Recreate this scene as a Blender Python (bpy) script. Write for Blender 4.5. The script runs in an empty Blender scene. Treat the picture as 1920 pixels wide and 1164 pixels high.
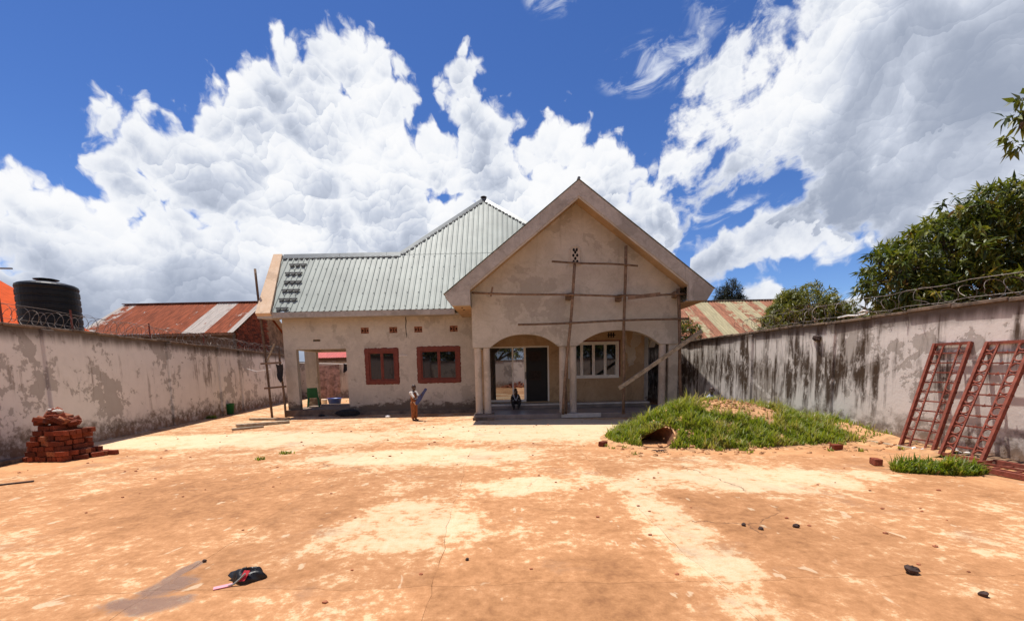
import bpy, bmesh, math, random
import numpy as np
from mathutils import Vector, Matrix
R = math.radians
rnd = random.Random(7)
S = bpy.context.scene
COL = S.collection

# ------------------------------------------------------------------ camera
CAM_H = 1.70
PITCH, ROLL, FPX = 0.1089, 0.021, 820.0
cam = bpy.data.cameras.new('camera')
cam.lens = 36.0 * FPX / 1920.0
cam.sensor_width = 36.0
cam.shift_y = 0.1045
cam.clip_start, cam.clip_end = 0.05, 3000
camo = bpy.data.objects.new('camera', cam); COL.objects.link(camo)
f = Vector((0, math.cos(PITCH), -math.sin(PITCH))); r = Vector((1, 0, 0)); u = r.cross(f)
r2 = r * math.cos(ROLL) - u * math.sin(ROLL); u2 = u * math.cos(ROLL) + r * math.sin(ROLL)
m = Matrix((r2, u2, -f)).transposed().to_4x4(); m.translation = (0, 0, CAM_H)
camo.matrix_world = m
S.camera = camo

# ------------------------------------------------------------------ light, exposure
SUN_DIR = Vector((-0.215, 0.20, 1.0)).normalized()          # towards the sun: high, a little left and behind the house
sun = bpy.data.lights.new('sun', 'SUN'); sun.energy = 5.0; sun.angle = R(0.53); sun.color = (1.0, 0.955, 0.89)
suno = bpy.data.objects.new('sun', sun); COL.objects.link(suno)
suno.rotation_euler = SUN_DIR.to_track_quat('Z', 'Y').to_euler(); suno.location = (0, 0, 30)
S.view_settings.view_transform = 'Standard'; S.view_settings.look = 'None'
S.view_settings.gamma = 1.0; S.view_settings.use_curve_mapping = False
S.view_settings.exposure = 0.28
S.render.engine = 'CYCLES'
S.cycles.max_bounces = 5; S.cycles.diffuse_bounces = 3; S.cycles.glossy_bounces = 3
S.cycles.transparent_max_bounces = 8; S.cycles.sample_clamp_indirect = 6.0
S.cycles.use_denoising = True

# ------------------------------------------------------------------ node helper
class NT:
    def __init__(s, tree):
        s.t = tree; s.n = tree.nodes; s.l = tree.links
    def node(s, typ, **kw):
        nd = s.n.new(typ)
        for k, v in kw.items(): setattr(nd, k, v)
        return nd
    def put(s, sock, v):
        if v is None: return
        if isinstance(v, bpy.types.NodeSocket): s.l.new(v, sock)
        else:
            if isinstance(v, (tuple, list)) and sock.type == 'RGBA' and len(v) == 3: v = (*v, 1)
            sock.default_value = v
    def math(s, op, a, b=None, c=None, clamp=False):
        nd = s.node('ShaderNodeMath', operation=op, use_clamp=clamp)
        for i, v in enumerate((a, b, c)): s.put(nd.inputs[i], v)
        return nd.outputs[0]
    def add(s, a, b): return s.math('ADD', a, b)
    def sub(s, a, b): return s.math('SUBTRACT', a, b)
    def mul(s, a, b): return s.math('MULTIPLY', a, b)
    def maprange(s, v, a, b, c=0.0, d=1.0, smooth=True):
        nd = s.node('ShaderNodeMapRange', interpolation_type='SMOOTHSTEP' if smooth else 'LINEAR')
        for i, x in enumerate((v, a, b, c, d)): s.put(nd.inputs[i], x)
        return nd.outputs[0]
    def mix(s, fac, a, b, blend='MIX'):
        nd = s.node('ShaderNodeMix', data_type='RGBA', blend_type=blend)
        s.put(nd.inputs[0], fac); s.put(nd.inputs[6], a); s.put(nd.inputs[7], b)
        return nd.outputs[2]
    def xyz(s, x, y, z=0.0):
        nd = s.node('ShaderNodeCombineXYZ')
        for i, v in enumerate((x, y, z)): s.put(nd.inputs[i], v)
        return nd.outputs[0]
    def sep(s, v):
        nd = s.node('ShaderNodeSeparateXYZ'); s.put(nd.inputs[0], v); return nd.outputs
    def scale(s, v, sc, loc=(0, 0, 0)):
        nd = s.node('ShaderNodeMapping'); s.put(nd.inputs[0], v)
        nd.inputs[1].default_value = loc
        nd.inputs[3].default_value = sc if isinstance(sc, (tuple, list)) else (sc,) * 3
        return nd.outputs[0]
    def noise(s, v, scale, detail=4.0, rough=0.55, dist=0.0, dim='3D', color=False):
        nd = s.node('ShaderNodeTexNoise', noise_dimensions=dim)
        s.put(nd.inputs['Vector'], v); nd.inputs['Scale'].default_value = scale
        nd.inputs['Detail'].default_value = detail; nd.inputs['Roughness'].default_value = rough
        nd.inputs['Distortion'].default_value = dist
        return nd.outputs['Color' if color else 'Fac']
    def voro(s, v, scale, feature='F1', dim='3D', smooth=None, rand=1.0):
        nd = s.node('ShaderNodeTexVoronoi', voronoi_dimensions=dim, feature=feature)
        s.put(nd.inputs['Vector'], v); nd.inputs['Scale'].default_value = scale
        nd.inputs['Randomness'].default_value = rand
        if smooth is not None: nd.inputs['Smoothness'].default_value = smooth
        return nd.outputs['Distance']
    def curve(s, v, pts):
        nd = s.node('ShaderNodeFloatCurve'); c = nd.mapping.curves[0]
        nd.mapping.use_clip = False
        while len(c.points) < len(pts): c.points.new(0.5, 0.5)
        for p, (x, y) in zip(c.points, pts): p.location = (x, y); p.handle_type = 'AUTO_CLAMPED'
        nd.mapping.update(); s.put(nd.inputs['Value'], v)
        return nd.outputs[0]
    def ramp(s, v, stops, interp='LINEAR'):
        nd = s.node('ShaderNodeValToRGB'); cr = nd.color_ramp; cr.interpolation = interp
        while len(cr.elements) < len(stops): cr.elements.new(0.5)
        for e, (p, c) in zip(cr.elements, stops): e.position = p; e.color = (*c, 1) if len(c) == 3 else c
        s.put(nd.inputs[0], v); return nd.outputs[0]

# ------------------------------------------------------------------ world: Nishita sky with procedural cumulus
W = bpy.data.worlds.new('World'); S.world = W; W.use_nodes = True
W.cycles.sampling_method = 'NONE'
wt = NT(W.node_tree); wt.n.clear()
SKY_STRENGTH = 0.108
sky = wt.node('ShaderNodeTexSky', sky_type='NISHITA'); sky.sun_disc = False
sky.sun_elevation = math.asin(SUN_DIR.z); sky.sun_rotation = math.atan2(SUN_DIR.x, SUN_DIR.y)
sky.altitude = 1300; sky.air_density = 0.9; sky.dust_density = 0.25; sky.ozone_density = 3.2

tc = wt.node('ShaderNodeTexCoord')
dx, dy, dz = wt.sep(tc.outputs['Generated'])
AZ0 = wt.math('ARCTAN2', dx, dy); EL = wt.math('ARCSINE', dz)
# behind the camera the same kind of broken cumulus goes on: the azimuth folds back
AZ = wt.sub(wt.math('PINGPONG', wt.add(AZ0, 1.0), 2.0), 1.0)
gt = wt
def puffs(p, scale):          # one generation of puffs: roundness, and how far above the puff's middle we are
    nd = gt.node('ShaderNodeTexVoronoi', voronoi_dimensions='2D', feature='F1'); gt.put(nd.inputs['Vector'], p)
    nd.inputs['Scale'].default_value = scale
    df = gt.node('ShaderNodeVectorMath', operation='SUBTRACT'); gt.put(df.inputs[0], p); gt.l.new(nd.outputs['Position'], df.inputs[1])
    ox, oy, _ = gt.sep(df.outputs[0])
    return gt.sub(0.42, nd.outputs['Distance']), gt.mul(gt.sub(oy, gt.mul(ox, 0.25)), scale)
p0 = gt.xyz(AZ, EL)
wv = gt.sep(gt.noise(p0, 10.0, 4, 0.58, color=True, dim='2D'))
az = gt.add(AZ, gt.mul(gt.sub(wv[0], 0.5), 0.068)); el = gt.add(EL, gt.mul(gt.sub(wv[1], 0.5), 0.068))
p1 = gt.xyz(az, el)
b1, o1 = puffs(p1, 7.5); b2, o2 = puffs(p1, 17.0); b3, o3 = puffs(p1, 38.0)
soft = gt.noise(p0, 6.0, 6, 0.58, 0.2, dim='2D')
fz = gt.sub(gt.noise(p1, 70.0, 4, 0.6, dim='2D'), 0.5)
bil = gt.add(gt.add(gt.mul(b1, 0.028), gt.mul(b2, 0.050)), gt.add(gt.mul(b3, 0.030), gt.mul(fz, 0.026)))
lw = gt.sep(gt.noise(p0, 5.0, 1, 0.4, color=True, dim='2D'))
azl = gt.add(AZ, gt.mul(gt.sub(lw[0], 0.5), 0.05))
azn = gt.add(gt.mul(azl, 0.5), 0.5)                       # azimuth -1..1 rad -> 0..1
def prof(pts): return [((a * 0.5 + 0.5), e) for a, e in pts]
wn2 = gt.noise(gt.xyz(gt.add(AZ, gt.mul(EL, 0.5)), gt.sub(gt.mul(EL, 2.0), gt.mul(AZ, 0.9))), 5.0, 7, 0.62, 0.3, dim='2D')
T1 = gt.curve(azn, prof([(-1.0, .16), (-.87, .17), (-.75, .18), (-.66, .22), (-.55, .28), (-.30, .33), (-.19, .36), (-.10, .345), (.10, .30), (.25, .23), (.32, .19), (.36, .10), (.5, .03), (.9, .03), (1.0, .16)]))
ell_ = gt.add(EL, gt.mul(gt.sub(lw[1], 0.5), 0.04))
lay1 = gt.sub(T1, ell_); puff = None
# the great cumulus is a heap of round heads (azimuth, elevation, radius in radians)
HEADS = [(-0.828, 0.226, 0.039), (-0.803, 0.262, 0.032), (-0.763, 0.263, 0.032), (-0.73, 0.251, 0.03), (-0.781, 0.197, 0.059), (-0.706, 0.213, 0.039), (-0.679, 0.386, 0.031), (-0.689, 0.342, 0.028), (-0.644, 0.368, 0.036), (-0.608, 0.364, 0.049), (-0.664, 0.317, 0.042), (-0.635, 0.278, 0.048), (-0.547, 0.449, 0.036), (-0.505, 0.458, 0.047), (-0.46, 0.513, 0.038), (-0.417, 0.538, 0.037), (-0.37, 0.541, 0.041), (-0.312, 0.549, 0.044), (-0.251, 0.571, 0.034), (-0.271, 0.517, 0.06), (-0.377, 0.476, 0.082), (-0.489, 0.411, 0.075), (-0.254, 0.458, 0.048), (-0.566, 0.348, 0.07), (-0.425, 0.353, 0.102), (-0.283, 0.373, 0.089), (-0.093, 0.554, 0.034), (-0.076, 0.521, 0.04), (-0.046, 0.491, 0.039), (-0.063, 0.437, 0.063), (-0.146, 0.422, 0.055), (-0.211, 0.396, 0.059), (-0.018, 0.407, 0.047), (0.115, 0.447, 0.042), (0.069, 0.417, 0.043), (0.219, 0.409, 0.036), (0.229, 0.364, 0.045), (0.154, 0.384, 0.064), (0.295, 0.359, 0.042), (0.309, 0.298, 0.047), (0.244, 0.295, 0.065), (0.027, 0.347, 0.086)]
pm = gt.xyz(gt.add(AZ, gt.mul(gt.sub(wv[0], 0.5), 0.022)), gt.add(gt.add(EL, 0.016), gt.mul(gt.sub(wv[1], 0.5), 0.022)))
elm = gt.add(EL, gt.mul(gt.sub(wv[1], 0.5), 0.022))
puff = gt.mul(gt.sub(EL, T1), 2.0)
for (ha, he, hr) in HEADS:
    dn = gt.node('ShaderNodeVectorMath', operation='DISTANCE'); gt.put(dn.inputs[0], pm); dn.inputs[1].default_value = (ha, he, 0)
    fi = gt.sub(hr, dn.outputs['Value'])
    up = gt.math('MULTIPLY_ADD', elm, 1.0 / hr, -he / hr)
    sel = gt.maprange(gt.sub(fi, lay1), -0.006, 0.006, smooth=False)
    puff = gt.math('MULTIPLY_ADD', gt.sub(up, puff), sel, puff)
    lay1 = gt.math('MAXIMUM', lay1, fi)
lay1 = gt.add(lay1, gt.add(bil, 0.023))
U2 = gt.curve(azn, prof([(-1.0, .30), (-.9, .02), (.27, .02), (.33, .43), (.37, .475), (.40, .51), (.46, .525), (.52, .525), (.57, .56), (.63, .61), (.72, .67), (.85, .63), (1.0, .45)]))
L2 = gt.curve(azn, prof([(-1.0, .2), (.27, .40), (.33, .315), (.37, .335), (.42, .375), (.48, .345), (.54, .34), (.60, .28), (.66, .225), (.72, .195), (.85, .16), (1.0, .2)]))
lay2 = gt.add(gt.math('MINIMUM', gt.sub(U2, el), gt.sub(el, L2)), gt.add(gt.mul(bil, 0.95), gt.add(gt.mul(gt.sub(soft, 0.47), 0.22), gt.mul(gt.sub(wn2, 0.47), 0.26))))
U3 = gt.curve(azn, prof([(-1.0, .0), (.36, .0), (.385, .235), (.43, .26), (.49, .28), (.54, .305), (.58, .30), (.62, .265), (.66, .23), (.74, .15), (1.0, .1)]))
L3 = gt.curve(azn, prof([(-1.0, .2), (.36, .24), (.40, .15), (.50, .18), (.58, .19), (.64, .19), (.74, .16), (1.0, .2)]))
lay3 = gt.add(gt.math('MINIMUM', gt.sub(U3, el), gt.sub(el, L3)), gt.mul(bil, 0.7))
U4 = gt.curve(azn, prof([(-1.0, .12), (.36, .08), (.40, .11), (.46, .12), (.505, .165), (.55, .14), (.62, .11), (1.0, .1)]))
lay4 = gt.add(gt.sub(U4, el), gt.mul(bil, 0.7))
dens = gt.math('MAXIMUM', gt.math('MAXIMUM', lay1, lay2), gt.math('MAXIMUM', lay3, lay4))
dep = gt.math('MAXIMUM', gt.mul(gt.sub(0.50, EL), gt.mul(gt.maprange(lay1, -.01, .03), 0.30)), gt.math('MAXIMUM', gt.mul(gt.sub(U2, el), gt.maprange(lay2, -.01, .02)), gt.mul(gt.sub(U3, el), gt.maprange(lay3, -.01, .02))))
# thin torn wisps high on the right
pw = gt.xyz(gt.add(AZ, gt.mul(EL, 0.9)), gt.sub(gt.mul(EL, 2.4), gt.mul(AZ, 0.8)))
wn = gt.noise(pw, 9.0, 7, 0.62, 0.4, dim='2D')
def blob(a, e, ra, re):
    x = gt.math('DIVIDE', gt.sub(AZ, a), ra); y = gt.math('DIVIDE', gt.sub(EL, e), re)
    return gt.sub(1.0, gt.add(gt.mul(x, x), gt.mul(y, y)))
bl = gt.math('MAXIMUM', gt.math('MAXIMUM', blob(.30, .545, .13, .05), blob(.10, .665, .07, .045)), gt.math('MAXIMUM', blob(.56, .60, .22, .07), blob(.46, .27, .16, .05)))
thin_w = gt.mul(gt.mul(gt.maprange(wn, .46, .74), gt.maprange(bl, 0.0, .7)), 0.85)
sharp = gt.math('MAXIMUM', lay1, gt.math('MAXIMUM', lay3, lay4))
alpha = gt.math('MAXIMUM', wt.maprange(sharp, -0.004, 0.020), wt.maprange(lay2, -0.018, 0.040))
# top-lit puffs: three generations of rounded lobes over broad soft shade
pf = wt.mul(wt.maprange(wt.sub(lay1, lay2), -0.01, 0.02), wt.maprange(puff, -1.0, 1.0, -1.0, 1.0, False))
lit = wt.add(wt.add(wt.mul(o1, 0.16), wt.mul(o2, 0.27)), wt.add(wt.mul(o3, 0.16), wt.mul(pf, 0.26)))
deep = wt.maprange(dens, 0.0, 0.07)
grey = wt.add(wt.mul(wt.maprange(dep, 0.02, 0.22), 0.55), wt.mul(wt.sub(soft, 0.46), 1.7))
lit = wt.mul(lit, wt.sub(1.0, wt.mul(wt.maprange(wt.sub(lay2, lay1), -0.02, 0.03), 0.5)))
lowz = wt.maprange(EL, 0.36, 0.12)
lit = wt.mul(lit, wt.sub(1.05, wt.mul(lowz, 0.60)))
grey = wt.sub(wt.add(grey, 0.19), wt.mul(lit, wt.add(0.35, wt.mul(deep, 0.65))))
grey = wt.mul(grey, wt.add(0.45, wt.mul(deep, 0.55)))
lit2 = wt.maprange(lay2, 0.0, 0.03)
grey = wt.add(grey, wt.mul(wt.maprange(EL, 0.24, 0.06), 0.34))
grey = wt.sub(grey, wt.mul(lit2, 0.10))
grey = wt.maprange(grey, -0.12, 1.15)
cl = wt.ramp(grey, [(0.0, (0.98, 0.985, 1.0)), (0.16, (0.88, 0.905, 0.955)), (0.5, (0.60, 0.65, 0.76)), (1.0, (0.34, 0.39, 0.50))])
clb = wt.mix(1.0, cl, (0.82, 0.82, 0.82), 'MULTIPLY')
skyc = wt.mix(1.0, sky.outputs[0], (SKY_STRENGTH,) * 3, 'MULTIPLY')
hs = wt.node('ShaderNodeHueSaturation'); hs.inputs['Saturation'].default_value = 1.22; hs.inputs['Value'].default_value = 1.02; hs.inputs['Hue'].default_value = 0.512
wt.put(hs.inputs['Color'], skyc)
c1 = wt.mix(thin_w, hs.outputs[0], (0.66, 0.70, 0.78))
c2 = wt.mix(alpha, c1, clb)
bg = wt.node('ShaderNodeBackground'); wt.put(bg.inputs[0], c2); bg.inputs[1].default_value = 1.0
wo = wt.node('ShaderNodeOutputWorld'); wt.l.new(bg.outputs[0], wo.inputs[0])


# ------------------------------------------------------------------ materials
MATS = {}
def newmat(name):
    mt = bpy.data.materials.new(name); mt.use_nodes = True; MATS[name] = mt
    t = NT(mt.node_tree); b = t.n['Principled BSDF']
    tc = t.node('ShaderNodeTexCoord')
    return mt, t, b, tc.outputs['Object']
def bump(t, b, h, strength=0.3, dist=0.02):
    nd = t.node('ShaderNodeBump'); nd.inputs['Strength'].default_value = strength; nd.inputs['Distance'].default_value = dist
    t.put(nd.inputs['Height'], h); t.l.new(nd.outputs[0], b.inputs['Normal'])
def simple(name, col, rough=0.8, var=0.25, scale=6.0, metallic=0.0, bmp=0.15, spec=0.4, rand=0.0):
    mt, t, b, co = newmat(name)
    n = t.noise(co, scale, 5, 0.6)
    c = t.mix(t.maprange(n, .3, .7), [x * (1 - var) for x in col], [min(1, x * (1 + var)) for x in col])
    if rand:
        oi = t.node('ShaderNodeObjectInfo')
        hv = t.node('ShaderNodeHueSaturation'); t.put(hv.inputs['Color'], c)
        t.put(hv.inputs['Value'], t.maprange(oi.outputs['Random'], 0, 1, 1 - rand, 1 + rand, False)); c = hv.outputs[0]
    t.put(b.inputs['Base Color'], c); b.inputs['Roughness'].default_value = rough
    b.inputs['Metallic'].default_value = metallic; b.inputs['Specular IOR Level'].default_value = spec
    if bmp: bump(t, b, t.noise(co, scale * 5, 4, 0.6), bmp, 0.01)
    return mt

def mat_yard():
    mt, t, b, co = newmat('yard_concrete')
    x, y, z = t.sep(co)
    warp = t.noise(co, 1.6, 2, 0.5, color=True)
    wx, wy, wz = t.sep(warp)
    P = t.xyz(t.add(x, t.mul(t.sub(wx, .5), .40)), t.add(y, t.mul(t.sub(wy, .5), .40)), 0.0)
    px_, py_, _ = t.sep(P)
    def ell(cx, cy, rx, ry):
        a = t.math('DIVIDE', t.sub(px_, cx), rx); c = t.math('DIVIDE', t.sub(py_, cy), ry)
        return t.maprange(t.add(t.mul(a, a), t.mul(c, c)), 1.4, 0.2)
    big = t.noise(P, 0.42, 5, 0.6)
    med = t.noise(P, 2.1, 9, 0.70)
    fine = t.noise(co, 10.0, 7, 0.74)
    lt = t.math('MAXIMUM', t.math('MAXIMUM', ell(-1.25, 4.75, .95, 1.0), ell(0.1, 6.3, .8, .55)), t.math('MAXIMUM', ell(1.75, 4.6, .4, 2.0), ell(-1.6, 8.6, 2.4, 1.0)))
    lt = t.math('MAXIMUM', lt, t.math('MAXIMUM', ell(3.4, 6.4, 2.4, .8), ell(-7, 11.5, 5, 1.5)))
    lt = t.math('MAXIMUM', lt, ell(1.0, 12.5, 4.0, 2.5))
    dk = t.math('MAXIMUM', t.math('MAXIMUM', ell(-4.2, 6.2, 2.0, 1.6), ell(0.4, 3.2, 1.1, .8)), t.math('MAXIMUM', ell(2.5, 5.2, .7, 1.3), ell(-2.6, 5.4, .9, .8)))
    v = t.add(t.add(t.mul(big, .28), t.mul(med, .50)), t.mul(fine, .50)); v = t.sub(v, .092)
    v = t.add(v, t.sub(t.mul(lt, .115), t.mul(dk, .075)))
    far = t.maprange(y, 5.0, 14.0, 0.0, .045, False)
    v = t.add(v, far)
    col = t.ramp(v, [(.36, (.245, .106, .043)), (.46, (.37, .172, .070)), (.55, (.475, .229, .100)), (.592, (.545, .288, .136)), (.610, (.64, .42, .232)), (.70, (.70, .515, .32))])
    # loose orange sand near the mound and the brick pile
    sand = t.math('MAXIMUM', t.math('MAXIMUM', ell(4.6, 9.2, 3.3, 1.15), ell(6.6, 8.4, 1.7, .8)), t.math('MAXIMUM', ell(-9.6, 8.5, 1.6, 1.0), ell(7.2, 7.0, 1.0, 2.6)))
    sm = t.maprange(t.add(sand, t.mul(t.sub(med, .5), 1.0)), .25, .55)
    col = t.mix(sm, col, t.mix(t.maprange(t.add(t.mul(med, .5), t.mul(fine, .5)), .38, .62), (.47, .215, .088), (.60, .32, .15)))
    # thin greyer worn film
    gr = t.maprange(t.noise(P, 0.8, 6, .7), .54, .70)
    col = t.mix(t.mul(gr, .42), col, (.25, .165, .115))
    # pale chips and dark specks
    chip = t.maprange(t.noise(t.scale(P, (1, .55, 1)), 5.5, 3, .5), .655, .70)
    col = t.mix(t.mul(chip, .6), col, (.68, .53, .35))
    sp = t.maprange(t.noise(co, 38.0, 3, .6), .63, .72)
    col = t.mix(t.mul(sp, .35), col, (.22, .11, .05))
    fc = t.noise(co, 70.0, 3, .65)
    col = t.mix(t.maprange(fc, .25, .75, .26, 0.0), col, (.24, .12, .05))
    # hair cracks
    cw = t.noise(co, 2.2, 5, .65, color=True)
    cp = t.node('ShaderNodeVectorMath', operation='MULTIPLY_ADD'); t.put(cp.inputs[0], cw); cp.inputs[1].default_value = (.45, .45, 0); t.put(cp.inputs[2], co)
    ce = t.voro(cp.outputs[0], .33, 'DISTANCE_TO_EDGE', '2D')
    ck = t.mul(t.maprange(ce, .0045, .001), t.maprange(t.noise(co, .5, 2, .5), .48, .58))
    col = t.mix(t.mul(ck, .75), col, (.16, .08, .04))
    oi = t.node('ShaderNodeObjectInfo')
    hv = t.node('ShaderNodeHueSaturation'); t.put(hv.inputs['Color'], col); t.put(hv.inputs['Value'], t.maprange(oi.outputs['Random'], 0, 1, .93, 1.07, False)); col = hv.outputs[0]
    # a wet film left in the near bay
    def raw(cx, cy, rx, ry):
        a = t.math('DIVIDE', t.sub(px_, cx), rx); c = t.math('DIVIDE', t.sub(py_, cy), ry)
        return t.sub(1.0, t.add(t.mul(a, a), t.mul(c, c)))
    dmp = t.math('MAXIMUM', raw(-2.80, 3.12, .34, .15), t.math('MAXIMUM', raw(-2.84, 3.40, .17, .30), raw(-2.92, 3.72, .07, .24)))
    dmp = t.math('MAXIMUM', dmp, -2.0)
    dm = t.maprange(t.add(t.add(dmp, t.mul(t.sub(med, .5), 3.2)), t.mul(t.sub(fine, .5), 2.0)), -.15, .75)
    col = t.mix(t.mul(dm, .72), col, (.19, .125, .092))
    t.put(b.inputs['Base Color'], col)
    t.put(b.inputs['Roughness'], t.maprange(dm, .3, 1, .92, .22)); b.inputs['Specular IOR Level'].default_value = .25
    h = t.add(t.add(t.mul(v, 1.2), t.mul(fc, .12)), t.mul(ck, -1.0))
    bump(t, b, h, .45, .02)
    return mt

def mat_wall(name, paint, plaster, drip, drip_amt, flake, base_amt, seed, stain=(.10, .06, .035), height=2.8, zone_x=None):
    mt, t, b, co = newmat(name)
    cs = t.scale(co, 1.0, (seed, seed * .7, seed * .3))
    x, y, z = t.sep(co); xs, ys, zs = t.sep(cs)
    big = t.noise(cs, .55, 5, .6, .4); med = t.noise(cs, 2.6, 6, .65, .3); fine = t.noise(cs, 14, 5, .65)
    # paint worn to grey plaster in big flakes
    fl = t.maprange(t.add(t.add(t.mul(big, .55), t.mul(med, .38)), t.mul(fine, .10)), flake, flake + .018)
    col = t.mix(fl, paint, plaster)
    col = t.mix(t.mul(t.maprange(med, .35, .7), .28), col, [c * .70 for c in paint])
    # run-off streaks below the coping
    sv = t.xyz(t.mul(xs, 4.2), t.mul(ys, 4.2), t.mul(zs, .33))
    st = t.noise(sv, 1.0, 6, .68, .25)
    st2 = t.noise(t.xyz(t.mul(xs, 1.1), t.mul(ys, 1.1), t.mul(zs, .5)), 1.0, 4, .6)
    toph = t.maprange(t.math('ABSOLUTE', t.sub(z, height * .60)), 1.3, .1, 0.0, 1.0, False)
    zone = t.mul(t.sub(t.noise(t.xyz(xs, 0.0, 0.0), .22, 2, .5), .5), .55)
    if zone_x: zone = t.add(t.mul(zone, .4), t.maprange(x, zone_x[0], zone_x[1], zone_x[2], zone_x[3]))
    s = t.add(t.add(t.mul(st, .75), t.mul(st2, .45)), t.add(t.mul(toph, .13), zone))
    sm = t.maprange(s, drip, drip + .15)
    sm = t.mul(sm, t.maprange(t.noise(t.scale(cs, (1, 1, .45)), 8, 6, .7), .30, .52))
    col = t.mix(t.mul(sm, drip_amt), col, stain)
    edge = t.mul(t.maprange(t.add(z, t.mul(st, .35)), height - .24, height + .10), .9)
    col = t.mix(edge, col, (.075, .05, .035))
    # rising damp and splash at the foot
    bs = t.sub(t.mul(t.noise(cs, 3.0, 6, .7), 1.15), z)
    bm_ = t.mul(t.maprange(bs, -.15, .28), base_amt)
    col = t.mix(t.mul(bm_, t.maprange(t.noise(cs, 5, 5, .7), .30, .6)), col, (.13, .09, .06))
    col = t.mix(t.mul(t.maprange(z, .35, 0.0), .45), col, (.40, .20, .09))
    # small knocks
    kn = t.maprange(t.noise(cs, 6.5, 2, .5), .72, .74)
    col = t.mix(t.mul(kn, .7), col, [c * .5 for c in plaster])
    t.put(b.inputs['Base Color'], col); b.inputs['Roughness'].default_value = .95; b.inputs['Specular IOR Level'].default_value = .1
    bump(t, b, t.add(t.add(fine, t.mul(fl, -.6)), t.mul(med, .5)), .4, .012)
    return mt

def mat_plaster(name, c0, c1, dirt=.5, foot=None, sc=1.0):
    mt, t, b, co = newmat(name)
    x, y, z = t.sep(co)
    big = t.noise(co, .8 * sc, 5, .6, .5); med = t.noise(co, 3.3 * sc, 6, .65, .4); fine = t.noise(co, 22, 4, .6)
    col = t.mix(t.maprange(t.add(t.mul(big, .6), t.mul(med, .4)), .38, .62), c0, c1)
    pt = t.maprange(t.add(t.mul(t.noise(t.scale(co, 1, (4.3, 1, 2.2)), .9, 5, .62, .3), .8), t.mul(med, .2)), .555, .575)
    col = t.mix(t.mul(pt, .5), col, [c * .66 for c in c0])
    tr_ = t.noise(t.scale(co, (1.0, 1.0, 1.0)), 1.3, 3, .5, 2.2)
    col = t.mix(t.mul(t.maprange(t.math('ABSOLUTE', t.sub(tr_, .5)), .035, .0), .22), col, [c * .6 for c in c0])
    sv = t.noise(t.xyz(t.mul(x, 5), t.mul(y, 5), t.mul(z, .4)), 1.0, 5, .65, .2)
    col = t.mix(t.mul(t.maprange(sv, .55, .75), dirt * .5), col, [c * .5 for c in c0])
    col = t.mix(t.mul(t.maprange(fine, .35, .75), .22), col, [c * .75 for c in c0])
    if foot is not None:
        fn = t.noise(t.scale(co, (1, 1, 1.6)), 1.7, 7, .72)
        fm = t.maprange(t.sub(t.add(foot, t.mul(t.sub(fn, .5), 1.5)), z), -.05, .16)
        col = t.mix(t.mul(fm, .82), col, (.085, .055, .035))
    t.put(b.inputs['Base Color'], col); b.inputs['Roughness'].default_value = .93; b.inputs['Specular IOR Level'].default_value = .12
    bump(t, b, t.add(fine, t.mul(med, 1.0)), .3, .012)
    return mt

def mat_rust_sheet(name, rust, bare, width, thr, seed):
    mt, t, b, co = newmat(name)
    x, y, z = t.sep(t.scale(co, 1, (seed, 0, 0)))
    strip = t.math('FLOOR', t.math('DIVIDE', x, width))
    wn = t.node('ShaderNodeTexWhiteNoise', noise_dimensions='1D'); t.put(wn.inputs[1], strip)
    n = t.noise(co, 2.2, 6, .65); nf = t.noise(t.xyz(t.mul(x, 8), t.mul(y, 1.2), t.mul(z, 1.2)), 1.0, 4, .6)
    a = t.add(t.mul(wn.outputs[0], .62), t.mul(n, .55))
    k = t.maprange(a, thr, thr + .07)
    rc = t.mix(t.maprange(nf, .3, .7), [c * .62 for c in rust], [min(1, c * 1.25) for c in rust])
    bc = t.mix(t.maprange(nf, .3, .75), bare, [c * .7 for c in bare])
    col = t.mix(k, rc, bc)
    t.put(b.inputs['Base Color'], col); b.inputs['Roughness'].default_value = .85; b.inputs['Specular IOR Level'].default_value = .12
    bump(t, b, nf, .2, .01)
    return mt

def mat_leaf(name, cols, rough=.42, trans=.25):
    mt, t, b, co = newmat(name)
    at = t.node('ShaderNodeAttribute'); at.attribute_name = 'tint'
    col = t.ramp(at.outputs['Fac'], [(i / (len(cols) - 1), c) for i, c in enumerate(cols)])
    t.put(b.inputs['Base Color'], col); b.inputs['Roughness'].default_value = rough
    b.inputs['Specular IOR Level'].default_value = .45
    tr = t.node('ShaderNodeBsdfTranslucent'); t.put(tr.inputs[0], t.mix(1.0, col, (1.3, 1.35, .6), 'MULTIPLY'))
    mx = t.node('ShaderNodeMixShader'); mx.inputs[0].default_value = trans
    t.l.new(b.outputs[0], mx.inputs[1]); t.l.new(tr.outputs[0], mx.inputs[2])
    t.l.new(mx.outputs[0], t.n['Material Output'].inputs[0])
    return mt

def mat_glass(name, tint, refl):
    mt, t, b, co = newmat(name)
    n = t.noise(co, 1.4, 2, .5)
    b.inputs['Base Color'].default_value = (*tint, 1); b.inputs['Roughness'].default_value = .03
    gl = t.node('ShaderNodeBsdfGlossy'); gl.inputs['Roughness'].default_value = .015; gl.inputs['Color'].default_value = (.92, .95, .97, 1)
    bp = t.node('ShaderNodeBump'); bp.inputs['Strength'].default_value = .012; bp.inputs['Distance'].default_value = .05
    t.put(bp.inputs['Height'], n); t.l.new(bp.outputs[0], gl.inputs['Normal'])
    mx = t.node('ShaderNodeMixShader'); mx.inputs[0].default_value = refl
    t.l.new(b.outputs[0], mx.inputs[1]); t.l.new(gl.outputs[0], mx.inputs[2]); t.l.new(mx.outputs[0], t.n['Material Output'].inputs[0])
    return mt

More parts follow.
